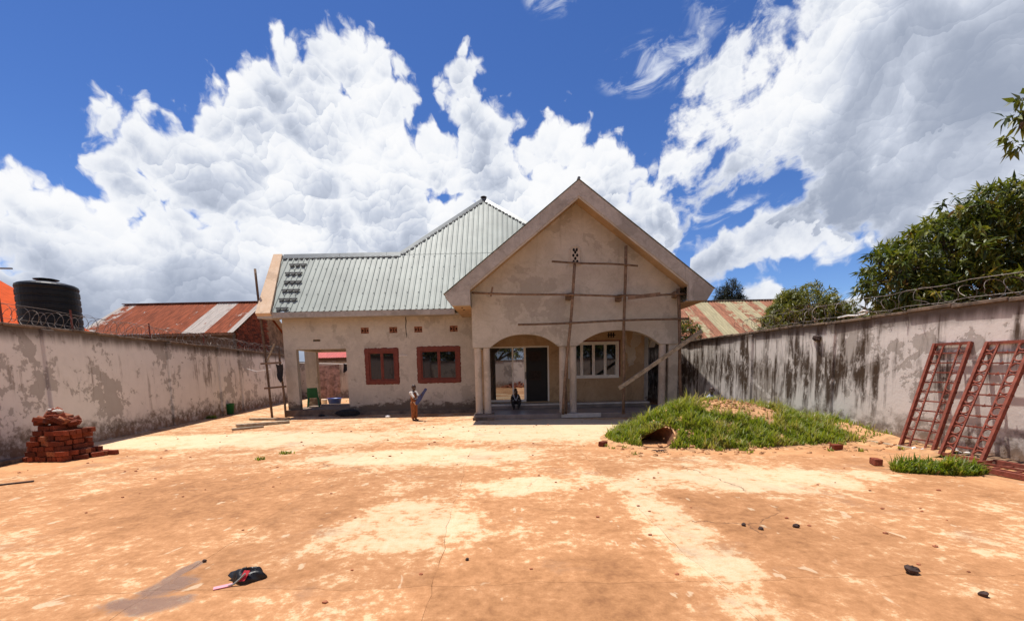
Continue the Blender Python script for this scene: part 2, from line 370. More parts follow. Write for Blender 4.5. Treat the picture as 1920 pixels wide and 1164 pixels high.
mat_yard()
simple('soil', (.42, .20, .09), .95, .35, 1.2, bmp=.5)
simple('soil_dark', (.20, .12, .07), .95, .45, 5.0, bmp=.6)
simple('joint_sand', (.33, .18, .085), .95, .4, 6.0)
mat_wall('wall_left', (.70, .655, .61), (.40, .365, .33), .735, .76, .545, .9, 3.1, height=2.9)
mat_wall('wall_right', (.77, .71, .65), (.46, .41, .36), .65, .95, .555, .8, 11.7, (.060, .034, .018), 2.68, (14.5, 18.0, -.05, .05))
mat_wall('wall_far', (.55, .48, .42), (.33, .28, .24), .80, .7, .57, .8, 21.3)
simple('coping', (.17, .12, .085), .95, .5, 5.0, bmp=.5)
mat_plaster('house_plaster', (.47, .415, .345), (.56, .50, .42), .55, .50)
mat_plaster('gable_plaster', (.445, .385, .31), (.53, .465, .385), .65, None)
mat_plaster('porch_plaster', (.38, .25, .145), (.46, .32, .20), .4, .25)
mat_plaster('fascia_concrete', (.36, .32, .275), (.49, .44, .385), 1.0, None, 1.8)
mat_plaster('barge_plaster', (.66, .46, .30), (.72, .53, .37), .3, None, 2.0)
mat_plaster('column_paint', (.47, .385, .30), (.54, .45, .37), .5, .05, 2.0)
simple('plinth', (.20, .14, .10), .95, .4, 3.0, bmp=.4)
simple('porch_tile', (.24, .19, .165), .28, .25, 2.0, bmp=.05)
simple('pale_edge', (.52, .47, .42), .6, .15, 4.0)
mt = simple('roof_sheet', (.275, .30, .26), .55, .12, 1.3, .0, .05, .3, .09)
simple('ridge_metal', (.20, .215, .21), .4, .1, 3.0, .3, .05)
simple('black_rubber_gap', (.012, .012, .013), .7, .3, 8.0)
simple('red_frame', (.155, .030, .016), .62, .2, 9.0)
simple('white_frame', (.70, .66, .61), .4, .06, 9.0, bmp=0)
mat_glass('glass_dark', (.006, .007, .008), .055)
mat_glass('glass_mid', (.012, .012, .012), .24)
mat_glass('glass_mirror', (.02, .02, .02), .46)
simple('door_black', (.006, .006, .007), .55, .2, 5, bmp=0, spec=.3)
simple('curtain', (.022, .014, .012), .9, .4, 14)
simple('clay_vent', (.27, .11, .06), .9, .3, 12)
simple('dark_void', (.01, .008, .007), .95, .2, 5)
simple('pole_wood', (.17, .105, .065), .85, .35, 9.0, bmp=.3, rand=.25)
simple('plank_wood', (.36, .28, .19), .85, .35, 7.0, bmp=.35, rand=.2)
simple('brick', (.19, .042, .018), .95, .4, 9.0, bmp=.5, rand=.5)
simple('brick_dusty', (.32, .115, .055), .95, .35, 7.0, bmp=.5, rand=.25)
simple('cement_lump', (.50, .45, .40), .95, .2, 9.0, bmp=.4)
simple('tank_black', (.007, .007, .008), .45, .2, 6.0, bmp=.05, spec=.22)
simple('pipe_grey', (.23, .24, .22), .5, .2, 6.0)
simple('rust_steel', (.225, .058, .034), .8, .3, 12.0, bmp=.3, rand=.1)
simple('wire', (.16, .13, .11), .55, .35, 20.0, .5, bmp=0)
simple('iron_red', (.15, .04, .03), .8, .25, 9.0)
mat_rust_sheet('rust_roof_a', (.24, .062, .026), (.46, .40, .35), .62, .66, 0.0)
mat_rust_sheet('rust_roof_b', (.30, .13, .075), (.40, .34, .20), .50, .60, 3.3)
simple('orange_roof', (.56, .085, .02), .9, .12, 3.0, spec=.1)
simple('red_roof', (.42, .05, .035), .6, .15, 3.0)
simple('bark', (.10, .075, .055), .95, .4, 8.0, bmp=.6)
mat_leaf('leaf_mango', [(.026, .040, .010), (.060, .085, .016), (.12, .145, .022), (.20, .20, .03), (.28, .22, .034), (.30, .13, .03)], .46, .28)
mat_leaf('leaf_bush', [(.07, .085, .018), (.13, .14, .026), (.20, .19, .036), (.27, .22, .05)], .5, .3)
mat_leaf('leaf_far', [(.016, .026, .016), (.03, .042, .024), (.05, .062, .032)], .7, .1)
mat_leaf('grass_blade', [(.07, .10, .011), (.14, .195, .016), (.22, .27, .026), (.33, .31, .08), (.40, .31, .16)], .5, .42)
simple('skin', (.055, .028, .018), .55, .15, 9, bmp=0)
simple('cloth_white', (.62, .56, .50), .9, .1, 20)
simple('cloth_brown', (.26, .09, .03), .9, .45, 30)
simple('cloth_dark', (.020, .018, .02), .9, .3, 15)
simple('cloth_grey', (.33, .34, .38), .9, .2, 15)
simple('cloth_blue', (.05, .065, .16), .7, .2, 12)
simple('cloth_pink', (.34, .22, .19), .9, .5, 5)
simple('plastic_green', (.02, .13, .045), .45, .15, 5, bmp=0)
simple('plastic_blue', (.03, .07, .30), .45, .15, 5, bmp=0)
simple('plastic_red', (.40, .03, .03), .45, .15, 5, bmp=0)
simple('leather_black', (.012, .012, .013), .4, .3, 20)
simple('strap_red', (.60, .035, .045), .55, .15, 20)
simple('strap_pink', (.72, .30, .34), .6, .1, 20)
simple('stone_dark', (.060, .035, .028), .9, .4, 20, bmp=.5)
simple('white_scrap', (.75, .72, .68), .8, .08, 12)
# ------------------------------------------------------------------ mesh builder
class MB:
    def __init__(s): s.v = []; s.f = []
    def quadgrid(s, rows):
        n = len(rows[0]); o = len(s.v)
        for rw in rows: s.v += [tuple(p) for p in rw]
        for i in range(len(rows) - 1):
            for j in range(n - 1):
                a = o + i * n + j; s.f.append((a, a + 1, a + n + 1, a + n))
        return s
    def poly(s, pts):
        o = len(s.v); s.v += [tuple(p) for p in pts]; s.f.append(tuple(range(o, o + len(pts)))); return s
    def box(s, x0, x1, y0, y1, z0, z1):
        o = len(s.v)
        s.v += [(x, y, z) for z in (z0, z1) for y in (y0, y1) for x in (x0, x1)]
        for q in ((0, 2, 3, 1), (4, 5, 7, 6), (0, 1, 5, 4), (2, 6, 7, 3), (0, 4, 6, 2), (1, 3, 7, 5)): s.f.append(tuple(o + i for i in q))
        return s
    def hexa(s, p):      # eight corners: bottom four ccw, top four ccw
        o = len(s.v); s.v += [tuple(q) for q in p]
        for q in ((0, 3, 2, 1), (4, 5, 6, 7), (0, 1, 5, 4), (1, 2, 6, 5), (2, 3, 7, 6), (3, 0, 4, 7)): s.f.append(tuple(o + i for i in q))
        return s
    def prism(s, pts, d):   # polygon (3d points) extruded by vector d
        n = len(pts); o = len(s.v)
        s.v += [tuple(p) for p in pts] + [tuple(Vector(p) + Vector(d)) for p in pts]
        s.f.append(tuple(range(o + n - 1, o - 1, -1))); s.f.append(tuple(range(o + n, o + 2 * n)))
        for i in range(n):
            j = (i + 1) % n; s.f.append((o + i, o + j, o + n + j, o + n + i))
        return s
    def tube(s, path, rad, seg=8, caps=True, closed=False):
        path = [Vector(p) for p in path]; n = len(path)
        rs = rad if isinstance(rad, (list, tuple)) else [rad] * n
        o = len(s.v); ref = Vector((0, 0, 1))
        for i in range(n):
            if closed: d = path[(i + 1) % n] - path[i - 1]
            else: d = path[min(i + 1, n - 1)] - path[max(i - 1, 0)]
            d = d.normalized() if d.length > 1e-9 else Vector((0, 0, 1))
            a = ref - d * ref.dot(d)
            if a.length < 1e-3: a = Vector((1, 0, 0)) - d * d.x
            a.normalize(); ref = a; c = d.cross(a)
            for k in range(seg):
                th = 2 * math.pi * k / seg
                s.v.append(tuple(path[i] + (a * math.cos(th) + c * math.sin(th)) * rs[i]))
        m_ = n if closed else n - 1
        for i in range(m_):
            for k in range(seg):
                a = o + i * seg + k; b_ = o + i * seg + (k + 1) % seg
                i2 = (i + 1) % n
                s.f.append((a, b_, o + i2 * seg + (k + 1) % seg, o + i2 * seg + k))
        if caps and not closed:
            s.f.append(tuple(o + k for k in range(seg - 1, -1, -1))); s.f.append(tuple(o + (n - 1) * seg + k for k in range(seg)))
        return s
    def bar(s, a, b_, w, h=None):   # rectangular bar from a to b
        a, b_ = Vector(a), Vector(b_); h = h or w
        d = (b_ - a).normalized(); up = Vector((0, 0, 1)) if abs(d.z) < .95 else Vector((0, 1, 0))
        sx = d.cross(up).normalized() * w / 2; sz = d.cross(sx).normalized() * h / 2
        return s.hexa([a - sx - sz, a + sx - sz, a + sx + sz, a - sx + sz, b_ - sx - sz, b_ + sx - sz, b_ + sx + sz, b_ - sx + sz])
    def lathe(s, prof, seg=24, c=(0, 0, 0)):
        rows = []
        for (rr, zz) in prof:
            rows.append([(c[0] + rr * math.cos(2 * math.pi * k / seg), c[1] + rr * math.sin(2 * math.pi * k / seg), c[2] + zz) for k in range(seg + 1)])
        return s.quadgrid(rows)
    def ball(s, c, rx, ry=None, rz=None, seg=10, rings=7, jit=0.0, rg=rnd):
        ry = ry or rx; rz = rz or rx; rows = []
        for i in range(rings + 1):
            ph = math.pi * i / rings; rw = []
            for k in range(seg):
                th = 2 * math.pi * k / seg; j = 1 + rg.uniform(-jit, jit)
                rw.append((c[0] + rx * j * math.sin(ph) * math.cos(th), c[1] + ry * j * math.sin(ph) * math.sin(th), c[2] + rz * j * math.cos(ph)))
            rw.append(rw[0]); rows.append(rw)
        return s.quadgrid(rows)
    def mesh(s, name, mat, smooth=False):
        me = bpy.data.meshes.new(name); me.from_pydata(s.v, [], s.f); me.update()
        bm = bmesh.new(); bm.from_mesh(me)
        bmesh.ops.remove_doubles(bm, verts=bm.verts, dist=1e-5)
        bmesh.ops.recalc_face_normals(bm, faces=bm.faces)
        bm.to_mesh(me); bm.free()
        if mat: me.materials.append(MATS[mat])
        if smooth: me.polygons.foreach_set('use_smooth', [True] * len(me.polygons))
        return me
    def build(s, name, mat, parent=None, loc=None, smooth=False, rot=None, bevel=0.0):
        me = s.mesh(name, mat, smooth)
        if bevel:
            bm = bmesh.new(); bm.from_mesh(me)
            bmesh.ops.bevel(bm, geom=bm.edges[:], offset=bevel, segments=1, affect='EDGES', clamp_overlap=True)
            bm.to_mesh(me); bm.free()
        return link(name, me, parent, loc, rot)
def link(name, me, parent=None, loc=None, rot=None):
    o = bpy.data.objects.new(name, me); COL.objects.link(o)
    if parent is not None: o.parent = parent
    if loc is not None: o.location = loc
    if rot is not None: o.rotation_euler = rot
    return o
def tag(o, label=None, cat=None, group=None, kind=None):
    if label: o['label'] = label
    if cat: o['category'] = cat
    if group: o['group'] = group
    if kind: o['kind'] = kind
    return o
def thing(name, label, cat, loc=(0, 0, 0), rz=0.0, group=None):
    o = bpy.data.objects.new(name, None); COL.objects.link(o); o.empty_display_size = .2
    o.location = loc; o.rotation_euler = (0, 0, rz)
    return tag(o, label, cat, group)

# ------------------------------------------------------------------ ground and yard
def wob(seed, s, amp=.018):
    return amp * (math.sin(s * 2.3 + seed) + .6 * math.sin(s * 6.1 + seed * 2.3) + .45 * math.sin(s * 14.7 + seed * 4.1) + .30 * math.sin(s * 33.1 + seed) * math.sin(s * 5.3))
b = MB(); b.quadgrid([[(-600, -600, -.03), (600, -600, -.03)], [(-600, 900, -.03), (600, 900, -.03)]])
tag(b.build('ground', 'soil'), kind='structure')
yard = MB().quadgrid([[(-16, -9, -.012), (9.4, -9, -.012)], [(-16, 33, -.012), (9.4, 33, -.012)]]).build('yard', 'joint_sand')
tag(yard, kind='structure')
XB = [-16.0, -13.6, -11.4, -9.3, -7.2, -5.1, -2.98, -.78, 1.48, 3.7, 5.9, 9.2]
YB = [-9, -5.2, -1.0, 3.32, 8.0, 12.7, 17.4, 22.2, 27, 33]
def xline(i, y): return XB[i] + wob(i * 1.7, y) - .045 * (y - 6) * (1 if 4 < i < 10 else 0) * .9
def yline(j, x): return YB[j] + wob(j * 2.9 + 5, x, .022)
GAP = .0014
for i in range(len(XB) - 1):
    for j in range(len(YB) - 1):
        n = 32; rows = []
        x0 = lambda y: xline(i, y) + GAP * (1 + 1.6 * math.sin(y * 3 + i) * math.sin(y * 11)); x1 = lambda y: xline(i + 1, y) - GAP * (1 + .9 * math.sin(y * 2.6 + j))
        for q in range(n + 1):
            v = q / n; rw = []
            for p in range(n + 1):
                uu = p / n; yy = YB[j] + (YB[j + 1] - YB[j]) * v
                for _ in range(2):
                    xx = x0(yy) + (x1(yy) - x0(yy)) * uu
                    ya, yb = yline(j, xx) + GAP, yline(j + 1, xx) - GAP; yy = ya + (yb - ya) * v
                rw.append((xx, yy, 0.0))
            rows.append(rw)
        mb = MB().quadgrid(rows)
        # a lip all round so the joint has depth
        ring = [rows[0][p] for p in range(n + 1)] + [rows[q][n] for q in range(1, n + 1)] + [rows[n][p] for p in range(n - 1, -1, -1)] + [rows[q][0] for q in range(n - 1, 0, -1)]
        ring.append(ring[0]); mb.quadgrid([ring, [(p[0], p[1], -.02) for p in ring]])
        mb.build('slab', 'yard_concrete', yard)

# damp film in the near bay
def blobpoly(pts, sub=6, jit=.02, seed=1):
    rg = random.Random(seed); out = []
    for i in range(len(pts)):
        a, c = Vector(pts[i]), Vector(pts[(i + 1) % len(pts)])
        for k in range(sub):
            q = a.lerp(c, k / sub); out.append((q.x + rg.gauss(0, jit), q.y + rg.gauss(0, jit)))
    return out

# ------------------------------------------------------------------ boundary walls
def boundary(name, p, q, h, th, mat, label, pil=(), cop=True, seg_drop=None, z0=0.0):
    p, q = Vector((*p, z0)), Vector((*q, z0)); L = (q - p).length; ang = math.atan2(q.y - p.y, q.x - p.x)
    root = thing(name, label, 'wall', p, ang)
    n = int(L / .5)
    ht = lambda s: h + .012 * math.sin(s * 1.7) + .008 * math.sin(s * 5.3) + (seg_drop(s) if seg_drop else 0)
    rows_f, rows_b, tp = [], [], []
    front = [[(L * i / n, th / 2, -.02 + (ht(L * i / n) + .02) * k / 4) for i in range(n + 1)] for k in range(5)]
    back = [[(x, -th / 2, z) for (x, y, z) in rw] for rw in front]
    mb = MB().quadgrid(front).quadgrid(back).quadgrid([front[-1], back[-1]])
    mb.quadgrid([[front[k][0] for k in range(5)], [back[k][0] for k in range(5)]]); mb.quadgrid([[front[k][-1] for k in range(5)], [back[k][-1] for k in range(5)]])
    mb.build('wall_face', mat, root)
    for (s, w, d) in pil:
        MB().box(s - w / 2, s + w / 2, th / 2 - .02, th / 2 + d, 0, ht(s) - .03).build('pilaster', mat, root, bevel=.012)
        MB().box(s - w / 2, s + w / 2, -th / 2 - d, -th / 2 + .02, 0, ht(s) - .03).build('pilaster', mat, root, bevel=.012)
    if cop:
        rg = random.Random(len(name) * 7 + int(L)); s = cop if not isinstance(cop, bool) else 0.0
        while s < L - .05:
            w = min(rg.uniform(.7, 1.3), L - s); a = ht(s + w / 2)
            d1, d2 = rg.uniform(-.012, .02), rg.uniform(-.012, .02); t_ = rg.uniform(.035, .055)
            MB().hexa([(s, -th / 2 - .05 + d1, a - .01), (s + w - .012, -th / 2 - .05 + d2, a - .01 + d1), (s + w - .012, th / 2 + .04 + d1, a - .012), (s, th / 2 + .04 + d2, a - .008),
                       (s, -th / 2 - .05 + d1, a + t_), (s + w - .012, -th / 2 - .05 + d2, a + t_ + d2), (s + w - .012, th / 2 + .04 + d1, a + t_), (s, th / 2 + .04 + d2, a + t_ + d1)]).build('coping_block', 'coping', root, bevel=.008)
            s += w
    return root
# left wall runs from behind the camera to the rear; its yard face is on the right-hand side
# (local +y is the yard side, so the left wall is drawn from far to near)
wl_far, wl_near = Vector((-14.75, 30.5)), Vector((-7.93, -7.0))
wl = boundary('boundary_wall', wl_far, wl_near, 2.90, .20, 'wall_left',
    'tall grey stained plaster boundary wall along the left of the yard', [(0, 0, 0)][:0] + [(9.6, .30, .09), (11.75, .28, .09), (15.4, .26, .07), (20.3, .32, .08), (24.5, .25, .06), (30, .3, .06)])
wr_near, wr_far = Vector((10.08, -7.0)), Vector((5.86, 29.8))
wr = boundary('boundary_wall', wr_near, wr_far, 2.68, .20, 'wall_right',
    'white flaking boundary wall with dark run-off streaks along the right of the yard', [(4.0, .3, .05), (9.6, .3, .05), (13.9, .3, .05), (18.05, .24, .045), (21.15, .35, .05), (26.4, .3, .05)])
wb = boundary('boundary_wall', (5.86, 30.0), (-14.75, 30.6), 2.5, .20, 'wall_far', 'plain grey boundary wall at the rear behind the laundry', [(6, .3, .05), (12, .3, .05)])
wc = boundary('boundary_wall', (-8.0, -7.1), (10.0, -7.1), 2.6, .20, 'wall_far', 'stained boundary wall opposite the house, mirrored in the door glass', [(5, .3, .05), (11, .3, .05)])

# ------------------------------------------------------------------ house
house = thing('house', 'unfinished plastered house with grey sheet roof and arched gable porch', 'house', (-2, 17.8, 0))
HO = Vector((-2, 17.8, 0))
def hp(mb, name, mat, parent=None, **kw):            # part given in world metres, parented to the house
    o = mb.build(name, mat, parent or house, **kw)
    if parent is None: o.location = -HO
    return o
def holed_wall(x0, x1, z0, z1, holes, y0, y1):
    xs = sorted({x0, x1, *[h[0] for h in holes], *[h[1] for h in holes]}); zs = sorted({z0, z1, *[h[2] for h in holes], *[h[3] for h in holes]})
    def solid(i, k):
        if i < 0 or k < 0 or i >= len(xs) - 1 or k >= len(zs) - 1: return False
        cx, cz = (xs[i] + xs[i + 1]) / 2, (zs[k] + zs[k + 1]) / 2
        return not any(h[0] < cx < h[1] and h[2] < cz < h[3] for h in holes)
    mb = MB()
    for i in range(len(xs) - 1):
        for k in range(len(zs) - 1):
            if not solid(i, k): continue
            a, c, d, e = xs[i], xs[i + 1], zs[k], zs[k + 1]
            for y in (y0, y1): mb.poly([(a, y, d), (c, y, d), (c, y, e), (a, y, e)])
            if not solid(i - 1, k): mb.poly([(a, y0, d), (a, y1, d), (a, y1, e), (a, y0, e)])
            if not solid(i + 1, k): mb.poly([(c, y0, d), (c, y1, d), (c, y1, e), (c, y0, e)])
            if not solid(i, k - 1): mb.poly([(a, y0, d), (c, y0, d), (c, y1, d), (a, y1, d)])
            if not solid(i, k + 1): mb.poly([(a, y0, e), (c, y0, e), (c, y1, e), (a, y1, e)])
    return mb
YW, TH = 17.8, .22
winA = (-5.86, -4.54, 1.24, 2.65); winB = (-3.76, -2.05, 1.25, 2.68)
vents = [(-5.98, -5.66), (-4.84, -4.52), (-3.84, -3.52), (-2.42, -2.10)]
holes = [winA, winB] + [(a, c, 3.26, 3.50) for a, c in vents]
holes.append((-8.63, -6.62, .26, 2.68))
holes.append((-7.92, -7.62, 2.99, 3.07))
hp(holed_wall(-9.11, -1.05, -.02, 3.95, holes, YW, YW + TH), 'front_wall', 'house_plaster')
MB_ = MB
# carport rear piers, side header, rear header and inner right wall
hp(MB().box(-9.66, -9.12, 20.7, 20.95, 0, 2.7), 'rear_pier', 'house_plaster')
hp(MB().box(-9.66, -6.40, 20.7, 20.95, 2.701, 3.95), 'rear_header', 'house_plaster')
hp(MB().box(-9.10, -8.88, 18.03, 20.69, 2.70, 3.95), 'side_header', 'house_plaster')
hp(holed_wall(-6.60, -6.40, 0, 3.95, [], 18.03, 26.3), 'side_wall', 'house_plaster')
hp(MB().box(-6.39, 5.6, 26.1, 26.3, 0, 3.95), 'rear_wall', 'house_plaster')
hp(MB().box(5.4, 5.62, 18.03, 26.09, 0, 3.95), 'side_wall', 'house_plaster')
hp(MB().box(-9.10, -6.41, 17.86, 20.94, 3.955, 4.0), 'carport_ceiling', 'house_plaster')
hp(MB().box(-9.16, -6.62, 17.62, 21.0, -.01, .255), 'carport_plinth', 'plinth')
hp(MB().box(-6.615, -1.33, 17.70, 17.795, -.01, .14), 'plinth_strip', 'plinth')
# hairline crack
hp(MB().tube([(-4.17, YW - .004, 3.95), (-4.15, YW - .004, 3.7), (-4.18, YW - .004, 3.5), (-4.165, YW - .004, 3.2), (-4.17, YW - .004, 3.05)], [.012, .018, .012, .014, .004], 5), 'crack', 'dark_void')
# windows
def window(x0, x1, z0, z1, y, mat, glass, splits, trim=.11, depth=.08, proud=.03):
    root = None
    fr = MB()
    fr.box(x0 - .0, x1, y - proud, y + depth, z1 - trim, z1).box(x0, x1, y - proud, y + depth, z0, z0 + trim)
    fr.box(x0, x0 + trim, y - proud + .001, y + depth, z0 + trim, z1 - trim).box(x1 - trim, x1, y - proud + .001, y + depth, z0 + trim, z1 - trim)
    root = hp(fr, 'window', mat)
    xs = [x0 + trim] + [x0 + trim + (x1 - x0 - 2 * trim) * s for s in splits] + [x1 - trim]
    for i in range(len(xs) - 1):
        a, c = xs[i], xs[i + 1]; w = .055
        yo = .012 * (i % 2)
        fm = MB()
        fm.box(a, c, y + .012 + yo, y + .045 + yo, z0 + trim, z0 + trim + w).box(a, c, y + .012 + yo, y + .045 + yo, z1 - trim - w, z1 - trim)
        fm.box(a, a + w, y + .011 + yo, y + .045 + yo, z0 + trim + w, z1 - trim - w).box(c - w, c, y + .011 + yo, y + .045 + yo, z0 + trim + w, z1 - trim - w)
        fm.build('sash', mat, root)
        MB().box(a + w, c - w, y + .025 + yo, y + .031 + yo, z0 + trim + w, z1 - trim - w).build('pane', glass, root)
    MB().box(x0 + .01, x1 - .01, y + depth + .003, y + depth + .02, z0 + .01, z1 - .01).build('blind_back', 'dark_void', root)
    return root
window(*winA, YW, 'red_frame', 'glass_dark', [.5], .14)
window(*winB, YW, 'red_frame', 'glass_dark', [.5], .14)
# ragged red paint edge round the red windows
def paint_edge(x0, x1, z0, z1, seed):
    rg = random.Random(seed); n = 26; out = []
    per = [((x0 + (x1 - x0) * i / n), z1, 0, 1) for i in range(n)] + [(x1, z1 - (z1 - z0) * i / n, 1, 0) for i in range(n)] + [(x1 - (x1 - x0) * i / n, z0, 0, -1) for i in range(n)] + [(x0, z0 + (z1 - z0) * i / n, -1, 0) for i in range(n)]
    inner = [(x, YW - .003, z) for x, z, _, _ in per]; outer = [(x + nx * rg.uniform(.012, .045), YW - .003, z + nz * rg.uniform(.012, .045)) for x, z, nx, nz in per]
    inner.append(inner[0]); outer.append(outer[0])
    hp(MB().quadgrid([inner, outer]), 'paint_edge', 'red_frame')
paint_edge(*winA, 3); paint_edge(*winB, 4)
hp(MB().bar((-4.48, YW - .02, 2.36), (-4.16, YW - .02, 2.35), .03, .03), 'conduit_stub', 'white_frame')
# pierced clay vent blocks
for a, c in vents:
    z0, z1 = 3.26, 3.50; mx_, mz = (a + c) / 2, (z0 + z1) / 2
    v = MB(); y0, y1 = YW + .015, YW + .09
    v.box(a, c, y0, y1, z0, z0 + .025).box(a, c, y0, y1, z1 - .025, z1).box(a, a + .025, y0, y1, z0 + .025, z1 - .025).box(c - .025, c, y0, y1, z0 + .025, z1 - .025)
    for sx in (-1, 1):
        for sz in (-1, 1):
            v.bar((mx_ + sx * .135, YW + .05, mz + sz * .1), (mx_ + sx * .03, YW + .05, mz + sz * .03), .03, .06)
    ring = [(mx_ + .052 * math.cos(t_), YW + .05, mz + .045 * math.sin(t_)) for t_ in [2 * math.pi * k / 12 for k in range(12)]]
    v.tube(ring, .014, 5, closed=True)
    o = hp(v, 'vent_block', 'clay_vent')
    MB().box(a - .0, c + .0, YW + .12, YW + .14, z0, z1).build('vent_void', 'dark_void', o)

# porch: rear wall with door set and window
doorx = [(-1.02, .05), (.10, .55), (.62, 1.46)]
dz0, dz1 = .40, 2.63
pw = (2.32, 4.36, 1.29, 2.75)
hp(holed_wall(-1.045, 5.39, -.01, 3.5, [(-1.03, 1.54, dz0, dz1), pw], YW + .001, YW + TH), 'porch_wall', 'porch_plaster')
fr = MB(); fw = .06
fr.box(-1.03, 1.54, YW - .01, YW + .07, dz1 - fw, dz1).box(-1.03, .60, YW - .01, YW + .07, dz0, dz0 + .09)
for x in (-1.03, .045, .52, 1.48): fr.box(x, x + (.06 if x != .52 else .09), YW - .009, YW + .07, dz0 + (.09 if x < .6 else 0), dz1 - fw)
door = hp(fr, 'door_frame', 'white_frame')
for a, c, g_ in ((-.97, .045, 'glass_mid'), (.105, .52, 'glass_mirror')):
    MB().box(a, c, YW + .025, YW + .033, dz0 + .09, dz1 - fw).build('pane', g_, door)
MB().box(-.99, 1.5, YW + .075, YW + .09, dz0 + .01, dz1 - .01).build('door_back', 'dark_void', door)
leaf = MB().box(.61, 1.48, YW + .03, YW + .06, dz0 + .005, dz1 - fw - .005).build('door_leaf', 'door_black', door)
for z in (1.28, 2.05): MB().box(.74, 1.22, YW + .0255, YW + .0295, z - .02, z + .36).build('door_panel', 'curtain', door)
MB().box(.575, .60, YW - .05, YW - .012, 1.32, 1.60).build('door_handle', 'black_rubber_gap', door)
window(*pw, YW, 'white_frame', 'glass_dark', [.25, .5, .75], .07)
hp(MB().box(2.25, 4.43, YW - .012, YW - .002, 2.755, 2.80).box(4.365, 4.42, YW - .012, YW - .002, 1.35, 2.755), 'window_trim', 'red_frame')
for x, z in ((1.98, 2.30), (2.0, .85)): hp(MB().ball((x, YW - .005, z), .05, .02, .045), 'socket_hole', 'dark_void')
v = MB(); v.box(3.90, 4.22, YW - .015, YW - .002, 2.98, 3.02)
for k in range(3): v.box(3.92 + k * .1, 3.97 + k * .1, YW - .012, YW - .002, 2.90, 3.1)
hp(v, 'vent_block', 'dark_void')
# rough patch of bare render at the right of the porch wall
rgp = random.Random(5)
pt = blobpoly([(4.60, 3.3), (5.2, 3.3), (5.3, 2.7), (5.0, 2.45), (5.05, 2.1), (4.95, 1.8), (4.80, 1.75), (4.70, 1.95), (4.72, 2.2), (4.62, 2.4)], 5, .02, 9)
hp(MB().prism([(x, YW - .008, z) for x, z in pt], (0, .006, 0)), 'render_patch', 'column_paint')
pt = blobpoly([(4.66, 3.28), (4.95, 3.28), (4.85, 2.75), (4.8, 2.5), (4.70, 2.6)], 4, .02, 10)
hp(MB().prism([(x, YW - .014, z) for x, z in pt], (0, .004, 0)), 'render_patch', 'porch_plaster')
# porch floor, inner step, ceiling
hp(MB().box(-1.32, 5.85, 14.95, 17.79, -.01, .17), 'porch_floor', 'porch_tile', bevel=.012)
hp(MB().box(-1.04, 5.38, 17.05, 17.785, .172, .36), 'porch_step', 'porch_tile', bevel=.01)
hp(MB().box(-1.04, 5.38, 17.01, 17.048, .30, .365), 'step_edge', 'pale_edge')
hp(MB().box(1.70, 3.05, 14.90, 14.945, .03, .175), 'floor_edge', 'pale_edge')
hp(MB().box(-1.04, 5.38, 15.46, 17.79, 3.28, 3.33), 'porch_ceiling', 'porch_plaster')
# columns
def column(x, y, z0=.17, z1=2.46, rr=.125):
    c = hp(MB().lathe([(rr * 1.03, z0), (rr * 1.03, z0 + .03), (rr, z0 + .05), (rr * .985, (z0 + z1) / 2), (rr * .96, z1)], 20, (x, y, 0)), 'column', 'column_paint', smooth=True)
for x, y in ((-1.14, 15.34), (-.84, 15.34), (1.80, 15.34), (2.16, 15.34), (5.27, 15.34)): column(x, y)
hp(MB().box(-1.30, -.62, 15.05, 15.55, .171, .20).box(-1.34, -.60, 14.84, 14.94, -.01, .10), 'column_pad', 'plinth')
hp(MB().box(5.46, 5.78, 15.24, 15.46, .171, 2.465), 'corner_pier', 'gable_plaster')
hp(MB().box(-1.28, -1.06, 17.0, 17.4, .171, 2.465), 'inner_pier', 'porch_plaster')
# gable wall with two segmental arches
CX, EZ, SL = 2.26, 4.12, .785
APZ = EZ + SL * 4.34
def zr(x): return APZ - SL * abs(x - CX)
def arch(x, a, c, spring, rise):
    t_ = (x - a) / (c - a); tt = min(max(t_, 0), 1)
    return spring + rise * (1 - abs(2 * tt - 1) ** 2.4)
xs = sorted(set([-1.30, -.70, 1.64, 2.30, 5.14, 5.79, CX] + [-.70 + 2.34 * i / 24 for i in range(25)] + [2.30 + 2.84 * i / 28 for i in range(29)] + [5.79 - .1 * i for i in range(6)]))
def botz(x):
    if -.70 < x < 1.64: return arch(x, -.70, 1.64, 2.47, .43)
    if 2.30 < x < 5.14: return arch(x, 2.30, 5.14, 2.47, .50)
    return 2.47
G0, G1 = 15.20, 15.44
mb = MB()
topz = lambda x: zr(x) - .38
rows = [[(x, G0, botz(x)) for x in xs], [(x, G0, 3.3) for x in xs], [(x, G0, topz(x)) for x in xs]]
mb.quadgrid(rows); mb.quadgrid([[(x, G1, z) for x, _, z in rw] for rw in rows]); mb.quadgrid([rows[0], [(x, G1, z) for x, _, z in rows[0]]])
for k in (0, -1): mb.poly([(xs[k], G0, rows[0][k][2]), (xs[k], G1, rows[0][k][2]), (xs[k], G1, rows[2][k][2]), (xs[k], G0, rows[2][k][2])])
hp(mb, 'gable_wall', 'gable_plaster')
# side wall headers of the porch, right one arched
ys = [15.46 + (17.79 - 15.46) * i / 20 for i in range(21)]
for xa, xb, rise in ((-1.29, -1.07, .0), (5.56, 5.78, .5)):
    rows = [[(xa, y, 2.47 + rise * (1 - abs(2 * (y - 15.46) / 2.33 - 1) ** 2.4)) for y in ys], [(xa, y, 3.95) for y in ys]]
    mb = MB().quadgrid(rows).quadgrid([[(xb, y, z) for _, y, z in rw] for rw in rows]).quadgrid([rows[0], [(xb, y, z) for _, y, z in rows[0]]])
    hp(mb, 'side_header', 'gable_plaster')
hp(MB().box(-1.29, -1.07, 17.42, 17.79, .16, 2.468), 'side_pier', 'gable_plaster')
